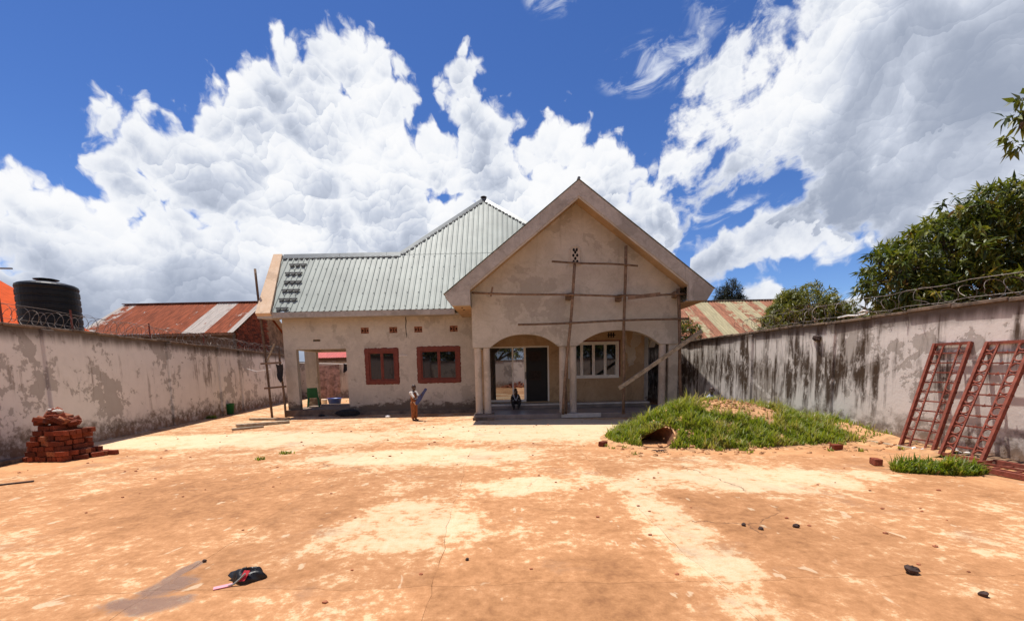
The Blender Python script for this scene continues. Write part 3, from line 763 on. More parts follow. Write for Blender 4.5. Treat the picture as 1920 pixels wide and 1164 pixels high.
# arched vent in the gable
vx, vz = 2.24, 5.20
o = hp(MB().prism([(vx + .16 * math.cos(t_), G0 - .006, vz + .36 + .16 * math.sin(t_)) for t_ in [math.pi * k / 10 for k in range(11)]] + [(vx - .16, G0 - .006, vz), (vx + .16, G0 - .006, vz)], (0, .004, 0)), 'gable_vent', 'column_paint')
for k, (ex, ez) in enumerate([(-.055, .07), (.065, .07), (0, .17), (-.065, .27), (.065, .27), (0, .37), (-.05, .45), (.05, .45)]):
    MB().prism([(vx + ex + .042 * math.cos(t_), G0 - .010, vz + ez + .055 * math.sin(t_)) for t_ in [2 * math.pi * q / 8 for q in range(8)]], (0, .003, 0)).build('vent_hole', 'dark_void', o)
MB().box(vx - .2, vx + .2, G0 - .05, G0 - .001, vz - .05, vz).build('vent_sill', 'column_paint', o)
MB().tube([(vx - .2, G0 - .01, vz)] + [(vx + .2 * -math.cos(t_), G0 - .01, vz + .36 + .2 * math.sin(t_)) for t_ in [math.pi * k / 12 for k in range(13)]] + [(vx + .2, G0 - .01, vz)], .022, 6).build('vent_surround', 'gable_plaster', o)
# fascia: boxed concrete barge of the gable
FY = 14.48
TIP = 4.36
def outer(x): return APZ + .06 - SL * abs(x - CX)
for sgn in (-1, 1):
    P = lambda dx, z: (CX + sgn * dx, FY, z)
    inz = lambda dx: outer(CX + dx) - .47
    pts = [P(0, outer(CX)), P(TIP, outer(CX + TIP)), P(TIP - .22, 3.80), P(3.53, 3.80), P(3.53, inz(3.53)), P(0, inz(0))]
    hp(MB().prism(pts, (0, .14, 0)), 'barge_fascia', 'fascia_concrete')
    # thin lip under the fascia, sloped soffit, eave soffit
    a, c = (0.0, inz(0) - .012), (3.52, inz(3.52) - .012)
    hp(MB().prism([P(a[0], a[1] + .01), P(c[0], c[1] + .01), P(c[0], c[1] - .05), P(a[0], a[1] - .05)], (0, .05, 0)), 'fascia_lip', 'gable_plaster', ).location += Vector((0, .02, 0))
    q = lambda dx, y, z: (CX + sgn * dx, y, z)
    hp(MB().hexa([q(0, FY + .141, inz(0) + .02), q(3.60, FY + .141, inz(3.6) + .02), q(3.60, G0 - .001, inz(3.6) + .02), q(0, G0 - .001, inz(0) + .02),
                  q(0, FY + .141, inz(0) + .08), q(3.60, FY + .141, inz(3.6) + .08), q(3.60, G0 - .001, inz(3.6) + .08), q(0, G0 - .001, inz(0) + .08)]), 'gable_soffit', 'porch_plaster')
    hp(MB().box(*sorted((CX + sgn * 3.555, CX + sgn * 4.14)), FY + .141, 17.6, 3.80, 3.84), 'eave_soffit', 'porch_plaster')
    hp(MB().hexa([q(4.14, FY + .142, 3.80), q(4.36, FY + .142, 4.08), q(4.36, 19.5, 4.08), q(4.14, 19.5, 3.80), q(4.10, FY + .142, 3.86), q(4.30, FY + .142, 4.14), q(4.30, 19.5, 4.14), q(4.10, 19.5, 3.86)]), 'eave_fascia', 'fascia_concrete')
    for yy in (14.95, 15.1)[:1] + (15.5,):
        if sgn < 0: hp(MB().ball((CX + sgn * 3.85, yy, 3.798), .035, .035, .02), 'soffit_hole', 'dark_void')
    # gable roof sheets (thin ribbed)
    yy = FY - .03
    k = 0
    while yy < 23.5:
        w = .9
        prof = []
        for r_ in range(4):
            y_ = yy + r_ * .225
            prof += [(y_, 0), (y_ + .09, 0), (y_ + .115, .03), (y_ + .15, .03), (y_ + .175, 0)]
        prof.append((yy + .9, 0))
        # stop where the main roof takes over
        hp(MB().quadgrid([[q(0, y_, outer(CX) + .03 + h_) for y_, h_ in prof], [q(4.40, y_, outer(CX + 4.40) + .03 + h_) for y_, h_ in prof]]), 'gable_roof_sheet', 'roof_sheet')
        yy += .9
hp(MB().tube([(CX, FY - .02, APZ + .11), (CX, 23.0, APZ + .11)], .05, 8), 'gable_ridge_cap', 'ridge_metal')

# main roof, front slope
EY, EZ0, A50 = 17.18, 4.08, R(50)
c5, s5 = math.cos(A50), math.sin(A50)
def RP(x, s, h=0.0): return (x, EY + s * c5 - h * s5, EZ0 + s * s5 + h * c5)
S_R = 3.42                                    # slope length to the wing ridge
APX, S_AP = -1.14, 7.53
def smax(x):
    if x <= -4.65: return S_R
    if x <= APX: return S_R + (x + 4.65) / (APX + 4.65) * (S_AP - S_R)
    return max(.2, S_AP - (x - APX) * (S_AP - 5.53) / (.79 - APX))
def smin(x):
    z = outer(x)
    return 0.0 if x < CX - 4.38 else max(0.0, (z - .10 - EZ0) / s5)
PER = .222
def rib(x):
    t_ = (x % PER) / PER
    if t_ < .62: return 0.0
    if t_ < .72: return .024 * (t_ - .62) / .10
    if t_ < .88: return .024
    return .024 * (1 - (t_ - .88) / .12)
def sheet(x0, x1, lo, hi, lift, name='roof_sheet'):
    xs_ = [x0]; k = math.floor(x0 / PER)
    while k * PER < x1 + PER:
        for t_ in (0.0, .62, .72, .88): 
            xx = (k + t_) * PER
            if x0 < xx < x1: xs_.append(xx)
        k += 1
    xs_ += [x1]; xs_ = sorted(set(round(q, 5) for q in xs_))
    bot, mid, top = [], [], []
    for xx in xs_:
        a, c = lo(xx), max(lo(xx), hi(xx)); hh = rib(xx) + lift
        bot.append(RP(xx, a, hh)); mid.append(RP(xx, (a + c) / 2, hh)); top.append(RP(xx, c, hh))
    return hp(MB().quadgrid([bot, mid, top]), name, 'roof_sheet')
sheet(-9.70, -9.12, lambda q: min(S_R, max(0, (-9.12 - q) / .55 * S_R)), lambda q: S_R, .005)
x = -9.13; SW = PER * 4; i = 0
while x < 1.4:
    x1 = x + SW + .02
    if smin(x) < S_R - .05:
        sheet(x, x1, lambda q: smin(q), lambda q: max(min(smax(q), S_R + .05 * (q > -4.7)), smin(q)), .003 * (i % 2) + .004)
    if x1 > -4.65:
        sheet(max(x, -4.65), x1, lambda q: max(S_R - .04, smin(q)), lambda q: max(smax(q), smin(q)), .012 + .003 * (i % 2))
    x += SW; i += 1
# screws in rows along the purlins
sc_ = MB()
for s_ in (.18, .95, 1.75, 2.5, 3.2):
    x = -9.0
    while x < -2.2:
        xx = (math.floor(x / PER) + .8) * PER; c = RP(xx, s_, .042); sc_.box(c[0] - .012, c[0] + .012, c[1] - .012, c[1] + .012, c[2] - .01, c[2] + .01); x += PER * 2
tag(hp(sc_, 'screws', 'ridge_metal'), kind='stuff')
# ridge caps; black blocks paint in the shaded gaps beneath them
def cap(a, c, w=.20, name='ridge_cap'):
    a, c = Vector(a), Vector(c); d = (c - a).normalized()
    n = Vector((0, -s5, c5)); side = d.cross(n).normalized()
    if side.z > 0: side = -side
    b2_ = Vector((side.x, -side.y * .9, side.z)) 
    up = Vector((0, 0, .055))
    p = [a + side * w + up * .9, a + up * 1.9, a + Vector((0, .16, -.12)) + up, c + Vector((0, .16, -.12)) + up, c + up * 1.9, c + side * w + up * .9]
    mb = MB().quadgrid([[p[0], p[1], p[2]], [p[5], p[4], p[3]]])
    mb.quadgrid([[q + Vector((0, 0, -.008)) for q in (p[0], p[1], p[2])], [q + Vector((0, 0, -.008)) for q in (p[5], p[4], p[3])]])
    hp(mb, name, 'ridge_metal')
    L = (c - a).length; n_ = int(L / .222); cl_ = MB()
    for k in range(n_):
        q0 = a + d * (k + .15) * L / n_ + side * (w - .03) + n * .028; q1 = a + d * (k + .72) * L / n_ + side * (w - .03) + n * .028
        cl_.hexa([q0 + side * .05 - n * .02, q1 + side * .05 - n * .02, q1 - side * .03 - n * .02, q0 - side * .03 - n * .02, q0 + side * .05 + n * .02, q1 + side * .05 + n * .02, q1 - side * .03 + n * .02, q0 - side * .03 + n * .02])
    hp(cl_, 'ridge_gap_shade', 'black_rubber_gap')
RG = lambda x, s: Vector(RP(x, s, 0))
for xa, xb in ((-9.62, -7.2), (-7.22, -5.2), (-5.22, -4.6)): cap(RG(xa, S_R), RG(xb, S_R))
hl = [(-4.65 + (APX + 4.65) * t_, S_R + (S_AP - S_R) * t_) for t_ in (0, .36, .70, 1.0)]
for (xa, sa), (xb, sb) in zip(hl[:-1], hl[1:]): cap(RG(xa, sa), RG(xb, sb), .16, 'hip_cap')
cap(RG(1.2, smax(1.2)), RG(APX, S_AP), .16, 'hip_cap')
hp(MB().ball(tuple(RG(APX, S_AP) + Vector((0, 0, .09))), .16, .14, .06, 8, 5), 'apex_cap', 'black_rubber_gap')
# hidden slopes behind
ap = RP(APX, S_AP); bl_, br_ = (-7.45, 26.9, 4.05), (6.1, 26.9, 4.05)
fl_ = RP(-4.65, S_R)
mb = MB().poly([ap, fl_, (-7.45, 17.9, 4.3), bl_]).poly([ap, bl_, br_]).poly([ap, br_, (6.1, 17.3, 4.1), RP(.79, 5.5)])
mb.poly([RP(-9.7, S_R), RP(-4.6, S_R), (-4.6, 21.6, 4.07), (-9.7, 21.6, 4.07)])
hp(mb, 'rear_slope', 'roof_sheet')
hp(MB().poly([(-9.09, 17.9, 4.0), (-9.09, 20.9, 4.0), (-9.09, 19.38, 6.55)]), 'wing_gable', 'house_plaster')
# eave box
hp(MB().box(-9.15, -2.12, EY + .0, EY + .05, 3.87, 4.075), 'eave_fascia', 'fascia_concrete')
hp(MB().box(-9.15, -1.86, EY + .051, YW - .002, 3.885, 3.915), 'eave_soffit', 'fascia_concrete')
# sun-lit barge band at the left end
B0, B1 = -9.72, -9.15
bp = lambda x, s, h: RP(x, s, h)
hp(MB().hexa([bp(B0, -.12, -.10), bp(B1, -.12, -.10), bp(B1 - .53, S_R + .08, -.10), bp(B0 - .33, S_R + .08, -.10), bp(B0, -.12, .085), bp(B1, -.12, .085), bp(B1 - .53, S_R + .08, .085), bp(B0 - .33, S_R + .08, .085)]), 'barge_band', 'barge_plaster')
hp(MB().hexa([(B0 + .0, EY - .01, 3.86), (B1 - .003, EY - .01, 3.84), (B1 - .003, YW, 3.86), (B0, YW, 3.88), (B0, EY - .03, 4.0), (B1 - .003, EY - .03, 4.0), (B1 - .003, YW, 4.62), (B0, YW, 4.62)]), 'eave_end', 'fascia_concrete')
# short black profile strips fixed up the left of the roof
for k, (s_, xa) in enumerate(((.10, -9.02), (.62, -9.05), (1.15, -9.08), (1.66, -9.13), (2.20, -9.24), (2.75, -9.20))):
    st_ = MB(); n_ = 3 if k else 2
    st_.hexa([RP(xa, s_ + .05, .035), RP(xa + .24 * n_ , s_ + .05, .035), RP(xa + .24 * n_, s_ + .10, .035), RP(xa, s_ + .10, .035), RP(xa, s_ + .05, .075), RP(xa + .24 * n_, s_ + .05, .075), RP(xa + .24 * n_, s_ + .10, .075), RP(xa, s_ + .10, .075)])
    for q in range(n_):
        x0 = xa + .03 + .24 * q
        st_.hexa([RP(x0 + .03, s_ - .05, .035), RP(x0 + .14, s_ - .05, .035), RP(x0 + .18, s_ + .051, .035), RP(x0, s_ + .051, .035), RP(x0 + .03, s_ - .05, .07), RP(x0 + .14, s_ - .05, .07), RP(x0 + .18, s_ + .051, .07), RP(x0, s_ + .051, .07)])
    hp(st_, 'profile_strip', 'black_rubber_gap')

# ------------------------------------------------------------------ scaffold of poles before the gable
sf = thing('pole_scaffold', 'thin wooden pole scaffold lashed together in front of the gable', 'scaffold', (1.75, 14.85, 0))
SO = Vector((1.75, 14.85, 0))
def wavy(a, c, amp, seed, n=9):
    rg = random.Random(seed); a, c = Vector(a), Vector(c); p1_, p2_ = rg.uniform(0, 6), rg.uniform(0, 6)
    return [a.lerp(c, i / n) + Vector((amp * math.sin(p1_ + i * .9), amp * .6 * math.sin(p2_ + i * 1.1), amp * .7 * math.sin(p1_ * 2 + i * .8))) for i in range(n + 1)]
for k, (a, c, ra) in enumerate((((2.19, 14.86, 5.19), (1.73, 14.83, .17), .05), ((3.84, 14.86, 5.64), (3.79, 14.84, .12), .05), ((5.60, 14.86, 4.27), (5.78, 14.84, .12), .055),
        ((1.39, 14.78, 5.19), (4.23, 14.78, 5.0), .032), ((-1.26, 14.77, 4.24), (3.73, 14.77, 4.03), .036), ((3.60, 14.72, 4.04), (5.85, 14.76, 4.05), .034), ((.28, 14.77, 3.18), (5.94, 14.77, 3.27), .036),
        ((1.86, 14.93, 1.6), (1.86, 14.93, .17), .045))):
    MB().tube([Vector(p) - SO for p in wavy(a, c, .018, k)], ra, 7).build('pole', 'pole_wood', sf, smooth=True)
MB().bar(Vector((3.89, 14.70, 3.965)) - SO, Vector((4.95, 14.70, 4.06)) - SO, .05, .12).build('plank', 'pole_wood', sf)
for x_, z_ in ((2.02, 4.10), (3.70, 4.02), (5.62, 4.10)):
    MB().hexa([Vector(p) - SO for p in ((x_ - .13, 14.87, z_ - .10), (x_ + .03, 14.87, z_ - .12), (x_ + .03, 15.18, z_ - .12), (x_ - .13, 15.18, z_ - .10), (x_ - .13, 14.87, z_ + .08), (x_ + .03, 14.87, z_ + .10), (x_ + .03, 15.18, z_ + .10), (x_ - .13, 15.18, z_ + .08))]).build('bracket', 'pole_wood', sf)
MB().bar(Vector((-.62, 14.80, 4.12)) - SO, Vector((-.55, 14.80, 4.42)) - SO, .06, .06).build('bracket', 'pole_wood', sf)
bm_ = MB().bar(Vector((6.31, 14.62, 2.83)), Vector((3.60, 14.66, 1.0)), .09, .13).build('timber_beam', 'plank_wood', bevel=.008)
tag(bm_, 'long grey timber beam tied slanting across the right scaffold pole', 'beam')

# ------------------------------------------------------------------ left pole ladder, sticks, cloth
ld = thing('pole_ladder', 'rough two-rung pole ladder standing at the left corner of the house', 'ladder', (-9.35, 17.45, 0))
LO = Vector((-9.35, 17.45, 0))
for k, (a, c, ra) in enumerate((((-9.98, 17.75, 5.85), (-9.60, 17.45, 0), .045), ((-9.17, 17.5, 2.79), (-9.05, 17.45, 0), .042))):
    MB().tube([Vector(p) - LO for p in wavy(a, c, .012, 40 + k)], ra, 7).build('upright', 'pole_wood', ld, smooth=True)
for k, (a, c) in enumerate((((-9.88, 17.42, 2.14), (-9.06, 17.42, 2.17)), ((-9.80, 17.40, 1.17), (-8.93, 17.40, 1.23)))):
    MB().bar(Vector(a) - LO, Vector(c) - LO, .04, .07).build('rung', 'pole_wood', ld)
st = MB().bar((-9.24, 17.36, 2.9), (-9.59, 17.36, 2.24), .05, .05).build('timber_stick', 'plank_wood')
tag(st, 'short pale stick slanting on the upper rung of the pole ladder', 'stick')
def cloth(name, mat, x0, x1, ztop, zbot, y, label, cat, seed, amp=.05, parent=None):
    rg = random.Random(seed); n, m_ = 14, 12; rows = []
    for j in range(m_ + 1):
        t_ = j / m_; rw = []
        for i in range(n + 1):
            uu = i / n
            sag = .05 * math.sin(math.pi * uu)
            zb = zbot + .12 * math.sin(uu * 5 + seed) * t_
            rw.append((x0 + (x1 - x0) * (uu + .04 * t_ * math.sin(seed + uu * 3)), y + amp * t_ * math.sin(uu * 16 + seed) + .03 * math.sin(t_ * 4), ztop - sag + (zb - ztop) * t_))
        rows.append(rw)
    back = [[(x_, y_ + .012, z_) for x_, y_, z_ in rw] for rw in rows]
    o = MB().quadgrid(rows).quadgrid(back).build(name, mat, parent, smooth=True)
    return tag(o, label, cat) if label else o
cloth('hanging_cloth', 'cloth_dark', -9.22, -8.95, 2.12, 1.55, 17.30, 'dark cloth hung over the upper rung of the pole ladder', 'cloth', 2, .03)

# planks lying on the yard
for k, (a, c, w, h, lab) in enumerate((((-9.95, 16.55, .07), (-8.35, 16.35, .06), .16, .07, 'long grey board on the yard nearest the pole ladder'),
        ((-9.05, 14.25, .09), (-7.85, 15.3, .07), .22, .09, 'wide weathered board, middle one of those dropped on the yard'),
        ((-8.75, 13.55, .045), (-8.1, 14.15, .045), .13, .06, 'short thin board lying nearest the camera on the yard'))):
    o = MB().bar(a, c, w, h).build('timber_board', 'plank_wood', bevel=.01)
    o.location.z = -min(p[2] for p in (a, c)) + h / 2 + .004
    tag(o, lab, 'board', 'boards dropped before the house corner')

# ------------------------------------------------------------------ things in and behind the carport
ch = thing('plastic_chair', 'green plastic chair inside the open carport', 'chair', (-8.75, 19.3, .26), R(200))
MB().box(-.22, .22, -.22, .22, .40, .44).build('seat', 'plastic_green', ch, bevel=.012)
MB().hexa([(-.22, .18, .44), (.22, .18, .44), (.22, .22, .44), (-.22, .22, .44), (-.2, .28, .84), (.2, .28, .84), (.2, .31, .84), (-.2, .31, .84)]).build('backrest', 'plastic_green', ch, bevel=.01)
for sx in (-1, 1):
    for sy in (-1, 1): MB().bar((sx * .19, sy * .19, .40), (sx * .23, sy * .24, 0), .045).build('leg', 'plastic_green', ch)
    MB().bar((sx * .24, .2, .62), (sx * .25, -.2, .60), .05, .03).build('armrest', 'plastic_green', ch)
def basin(name, mat, c, rr, h, label, cat):
    o = MB().lathe([(0, .004), (rr * .72, .004), (rr * .95, h), (rr * 1.03, h + .004), (rr * 1.03, h + .015), (rr * .93, h + .012), (rr * .70, .02), (0, .02)], 22).build(name, mat, None, c, smooth=True)
    return tag(o, label, cat)
basin('wash_basin', 'plastic_blue', (-9.15, 22.6, 0), .36, .42, 'blue plastic wash basin on the ground behind the carport', 'basin')
basin('wash_bucket', 'white_frame', (-9.72, 22.7, 0), .15, .36, 'small white bucket beside the blue wash basin', 'bucket')
basin('bucket', 'plastic_green', (-12.55, 19.35, 0), .24, .46, 'green bucket at the foot of the left boundary wall', 'bucket')
ln = MB().tube([(-12.4, 24.6, 2.35), (-9.4, 24.5, 2.22), (-7.5, 24.4, 2.22), (-5.8, 24.3, 2.4)], .012, 5).build('clothes_line', 'white_frame'); tag(ln, 'thin clothes line stretched behind the carport', 'line')
for k, x_ in enumerate((-12.4, -5.8)):
    tag(MB().tube([(x_, 24.6 - k * .3, 0), (x_, 24.6 - k * .3, 2.5)], .035, 7).build('line_post', 'pole_wood'), ['left', 'right'][k] + ' wooden post that carries the clothes line behind the house', 'post')
cloth('laundry_sheet', 'cloth_pink', -10.75, -9.55, 2.20, .45, 24.5, 'mottled pinkish sheet hanging on the clothes line', 'laundry', 3, .09)
cloth('laundry_shirt', 'cloth_dark', -9.28, -8.7, 2.24, 1.85, 24.45, 'small dark garment hanging right of the pinkish sheet', 'laundry', 5, .05)
# long thin washing string from the left wall to the ladder
o = MB().tube([(-13.0, 21.6, 2.05), (-11.5, 19.9, 1.86), (-9.6, 17.6, 1.92)], .012, 5).build('washing_string', 'white_frame'); tag(o, 'white washing string from the left wall to the pole ladder', 'string')
# black bundle on the plinth edge and the pale pebble
def lump(name, mat, c, s, label, cat, seed, group=None, jit=.16, seg=10, rings=6, rz=0):
    rg = random.Random(seed)
    o = MB().ball((0, 0, s[2] * .85), s[0], s[1], s[2], seg, rings, jit, rg).build(name, mat, None, c, smooth=False, rot=(rg.uniform(-.25, .25) if s[0] < .09 else 0, rg.uniform(-.25, .25) if s[0] < .09 else 0, rz))
    return tag(o, label, cat, group)
lump('cloth_bundle', 'cloth_dark', (-6.55, 17.35, 0), (.48, .22, .15), 'black bundle of cloth on the ground below the carport edge', 'bundle', 3)
lump('dark_shoe', 'cloth_dark', (-7.6, 17.4, 0), (.14, .07, .05), 'small dark shoe left of the black cloth bundle', 'shoe', 4)
lump('paper_scrap', 'white_scrap', (-4.68, 16.4, .0), (.10, .07, .055), 'white scrap on the ground left of the standing child', 'scrap', 6)

# ------------------------------------------------------------------ neighbours beyond the walls
def ribbed_roof(parent, x0, x1, y0, z0, y1, z1, mat, sw=.8, per=.2, amp=.03, name='roof_sheet'):
    x = x0; k = 0
    while x < x1 - .01:
        xe = min(x + sw, x1); n = max(2, int((xe - x) / per * 4)); lo, mi, hi = [], [], []
        for i in range(n + 1):
            xx = x + (xe - x) * i / n; h = amp * (.5 + .5 * math.cos(xx / per * 2 * math.pi)) + .006 * (k % 2)
            lo.append((xx, y0, z0 + h)); hi.append((xx, y1, z1 + h))
        MB().quadgrid([lo, hi]).build(name, mat, parent, smooth=False)
        x = xe; k += 1
nb = thing('neighbour_house', 'low brick house with rusty streaked roof sheets beyond the left wall', 'house', (-19, 24.4, 0))
ribbed_roof(nb, -4.6, 4.05, -.4, 4.0, 3.0, 6.12, 'rust_roof_a', .62, .155)
ribbed_roof(nb, -4.6, 4.05, 6.4, 4.0, 3.0, 6.12, 'rust_roof_a', .62, .155)
MB().box(-4.6, 4.06, 2.85, 3.15, 6.15, 6.18).build('ridge_cap', 'iron_red', nb)
MB().box(-4.4, 3.75, 0, .2, 0, 4.05).build('front_wall', 'wall_far', nb)
MB().box(-4.55, 4.0, -.38, -.3, 3.88, 4.0).build('fascia_board', 'pole_wood', nb)
# brick gable end: courses of real bricks on a wall core
MB().prism([(3.55, .21, 0), (3.55, 5.8, 0), (3.55, 5.8, 4.1), (3.55, 3.0, 5.95), (3.55, .21, 4.1)], (.19, 0, 0)).build('gable_core', 'soil_dark', nb)
bm = bmesh.new(); bmesh.ops.create_cube(bm, size=1.0); bmesh.ops.bevel(bm, geom=bm.edges[:], offset=.06, segments=1, affect='EDGES')
BR = bpy.data.meshes.new('brick_unit'); bm.to_mesh(BR); bm.free(); BR.materials.append(MATS['brick'])
BRS = []
for k in range(4):
    me = BR.copy(); rg = random.Random(k)
    for v in me.vertices: v.co += Vector((rg.uniform(-.05, .05), rg.uniform(-.05, .05), rg.uniform(-.05, .05)))
    if k == 3: me.materials.clear(); me.materials.append(MATS['brick_dusty'])
    BRS.append(me)
rg = random.Random(9); count = 0
z = 3.05
while z < 5.9 and count < 300:
    half = 2.8 if z < 4.1 else 2.8 * (5.95 - z) / 1.85
    y = 3.0 - half + .05 + rg.uniform(0, .1)
    while y < 3.0 + half - .1 and y < 3.4:
        o = link('brick', BRS[rg.randrange(3)], nb, (3.755 + rg.uniform(-.008, .01), y + .11, z)); o.scale = (.10, .235, .085); count += 1
        y += .255
    z += .105
o2 = thing('neighbour_house', 'house with bright orange roof behind the black water tank', 'house', (-24.6, 19, 0))
for sgn in (-1, 1):
    for k in range(6):
        rows = []; ya, yb = -4 + k * 1.1, -4 + (k + 1) * 1.1 + .01
        prof = []; 
        for i in range(12): prof.append((ya + (yb - ya) * i / 11, .03 * (i % 2) + .004 * (k % 2)))
        MB().quadgrid([[(0, y, 6.55 + h) for y, h in prof], [(sgn * 4.3, y, 3.9 + h) for y, h in prof]]).build('roof_sheet', 'orange_roof', o2)
MB().box(-3.9, 3.9, -3.6, 2.2, 0, 3.95).build('wall_block', 'wall_far', o2)
MB().poly([(-3.9, -3.6, 3.95), (3.9, -3.6, 3.95), (0, -3.6, 6.3)]).build('gable', 'wall_far', o2)
o3 = thing('neighbour_house', 'low house with rust and ochre striped roof beyond the right wall', 'house', (14.6, 27, 0))
ribbed_roof(o3, -6.5, 5.2, -1.8, 3.2, 3.2, 6.0, 'rust_roof_b', .75, .19)
ribbed_roof(o3, -6.5, 5.2, 8.2, 3.2, 3.2, 6.0, 'rust_roof_b', .75, .19)
MB().box(-6.5, 5.2, 3.05, 3.35, 6.03, 6.06).build('ridge_cap', 'pipe_grey', o3)
MB().box(-6.2, 4.9, -1.2, 7.6, 0, 3.3).build('wall_block', 'wall_far', o3)
o4 = thing('neighbour_house', 'house with red roof seen through the carport opening', 'house', (-12, 38, 0))
ribbed_roof(o4, -5, 6, -1.0, 3.0, 3.0, 4.7, 'red_roof', .8, .2)
ribbed_roof(o4, -5, 6, 7.0, 3.0, 3.0, 4.7, 'red_roof', .8, .2)
MB().box(-4.6, 5.6, -.5, 6.5, 0, 3.1).build('wall_block', 'wall_far', o4)

# water tank on a stand
tk = thing('water_tank', 'black ribbed plastic water tank on a stand behind the left wall', 'tank', (-13.45, 13.1, -.17))
TR = .75
pr = [(0.0, 2.72), (.90, 2.72)]
for k in range(9): 
    z = 2.74 + k * .19; pr += [(.90, z), (.90, z + .12), (.88, z + .135), (.88, z + .175)]
pr += [(.90, 4.50), (.88, 4.56), (.80, 4.60), (.62, 4.64), (.40, 4.67), (.25, 4.68), (.25, 4.72), (0, 4.73)]
MB().lathe([(r_ * TR, z_) for r_, z_ in pr], 40).build('tank_body', 'tank_black', tk, smooth=False)
MB().lathe([(0, 4.735), (.27, 4.735), (.28, 4.75), (.2, 4.77), (0, 4.775)], 24).build('tank_lid', 'tank_black', tk, smooth=True)
MB().box(-1.0, 1.0, -1.0, 1.0, 2.6, 2.715).build('stand_deck', 'plinth', tk)
for sx in (-.85, .85):
    for sy in (-.85, .85): MB().box(sx - .12, sx + .12, sy - .12, sy + .12, 0, 2.598).build('stand_leg', 'plinth', tk)
MB().tube([(-.62, -.95, 2.4), (-.66, -.93, 4.86)], .028, 7).build('riser_pipe', 'pipe_grey', tk)
MB().tube([(-.40, -1.0, 2.4), (-.50, -.98, 3.6), (-.60, -.95, 4.6)], .024, 7).build('riser_pipe', 'pipe_grey', tk)
MB().bar((-1.05, -.9, 4.90), (-.12, -.75, 4.90), .05, .035).build('inlet_bar', 'pipe_grey', tk)

# ------------------------------------------------------------------ razor wire
def razor(path_a, path_c, rr, pitch, seed, label, z, posts=(), start=0, side=0.0, irregular=.25, tube=.0052):
    a, c = Vector((*path_a, z)), Vector((*path_c, z)); L = (c - a).length; d = (c - a).normalized(); n_ = Vector((-d.y, d.x, 0))
    root = thing('razor_wire', label, 'wire', a)
    rg = random.Random(seed); pts = []; barbs = MB(); s = 0.0; th = 0.0; k = 0
    tl, rl = 0.0, rr
    while s < L:
        if k % 18 == 0: tl, rl = rg.uniform(-.5, .5) * irregular * pitch, rr * rg.uniform(1 - irregular, 1 + irregular)
        lean = pitch * .35 * math.sin(th + 1.0)
        q = d * (s + lean + tl) + n_ * (side + rl * math.cos(th)) + Vector((0, 0, rr * .95 + rl * math.sin(th)))
        pts.append(q)
        if k % 3 == 0:
            e = Vector((rg.uniform(-1, 1), rg.uniform(-1, 1), rg.uniform(-1, 1))).normalized() * .035
            w_ = e.cross(Vector((.3, .5, .8))).normalized() * .007
            barbs.poly([q - e, q + w_, q + e, q - w_])
        th += 2 * math.pi / 18; s += pitch / 18 * rg.uniform(.7, 1.3); k += 1
    MB().tube(pts, tube, 4, caps=False).build('coil', 'wire', root)
    barbs.build('barbs', 'wire', root)['kind'] = 'stuff'
    for s_ in posts:
        q = d * s_
        MB().tube([q + Vector((0, 0, -.1)), q + Vector((0, 0, .52))], .022, 6).build('post', 'iron_red', root)
    for hh in (.10, .42):
        MB().tube([d * (L * i / 20) + n_ * side + Vector((0, 0, hh + .02 * math.sin(i * 2.1))) for i in range(21)], .006, 4).build('line_wire', 'wire', root)
    for s0, s1 in zip(posts[:-1], posts[1:]):
        if s1 - s0 < 1.8: MB().tube([d * s0 + Vector((0, 0, .5)), d * s1 + Vector((0, 0, .52))], .014, 5).build('rail', 'iron_red', root)
    return root
Lw = (wl_far - wl_near).normalized()
razor(wl_near + Lw * 13.5, wl_near + Lw * 36.5, .21, .24, 3, 'coils of razor wire along the top of the left boundary wall', 2.94, (.6, 3.4, 5.3, 8.5, 12), side=.02, irregular=.35)
Rw = (wr_far - wr_near).normalized()
razor(wr_near + Rw * 11.5, wr_near + Rw * 19.0, .20, .36, 8, 'loose razor wire coil over the near end of the right wall', 2.72, side=-.03, irregular=.35)
razor(wr_near + Rw * 18.6, wr_near + Rw * 21.6, .24, .21, 12, 'dense razor wire bunch on the right wall before the round bush', 2.72, side=-.05, irregular=.55)

# ------------------------------------------------------------------ brick pile
bp_ = thing('brick_pile', 'stack of red bricks with cement lumps against the left wall', 'bricks', (-9.52, 9.50, 0), R(-4))
rg = random.Random(21)
for lay in range(9):
    z = .055 + lay * .105
    nx_, ny_ = 5, 5
    sh = lay * .036 + max(0, lay - 5) * .04
    along = lay % 2
    x = -.62 + sh
    cells = []
    if along:
        xx = -.62 + sh
        while xx < .20 - sh * .9:
            yy = -.60 + sh * .6
            while yy < .15 - sh * .5: cells.append((xx + .115, yy + .06, 0)); yy += .128
            xx += .238
    else:
        xx = -.62 + sh
        while xx < .22 - sh * .9:
            yy = -.60 + sh * .6
            while yy < .10 - sh * .5: cells.append((xx + .06, yy + .115, 1)); yy += .238
            xx += .128
    for (cx, cy, ro) in cells:
        edge = min(cx + .62 - sh, .22 - sh - cx, cy + .6 - sh * .6) < .26
        if lay < 6 and not edge: continue
        if lay > 5 and rg.random() < .35 * (lay - 5): continue
        o = link('brick', BRS[rg.choice((0, 1, 2, 2, 3))], bp_, (cx + rg.gauss(0, .012), cy + rg.gauss(0, .012), z + rg.uniform(-.004, .006)))
        o.scale = (.225, .112, .100); o.rotation_euler = (rg.gauss(0, .03), rg.gauss(0, .03), (math.pi / 2 if ro else 0) + rg.gauss(0, .12)); o.location.x += rg.gauss(0, .015)
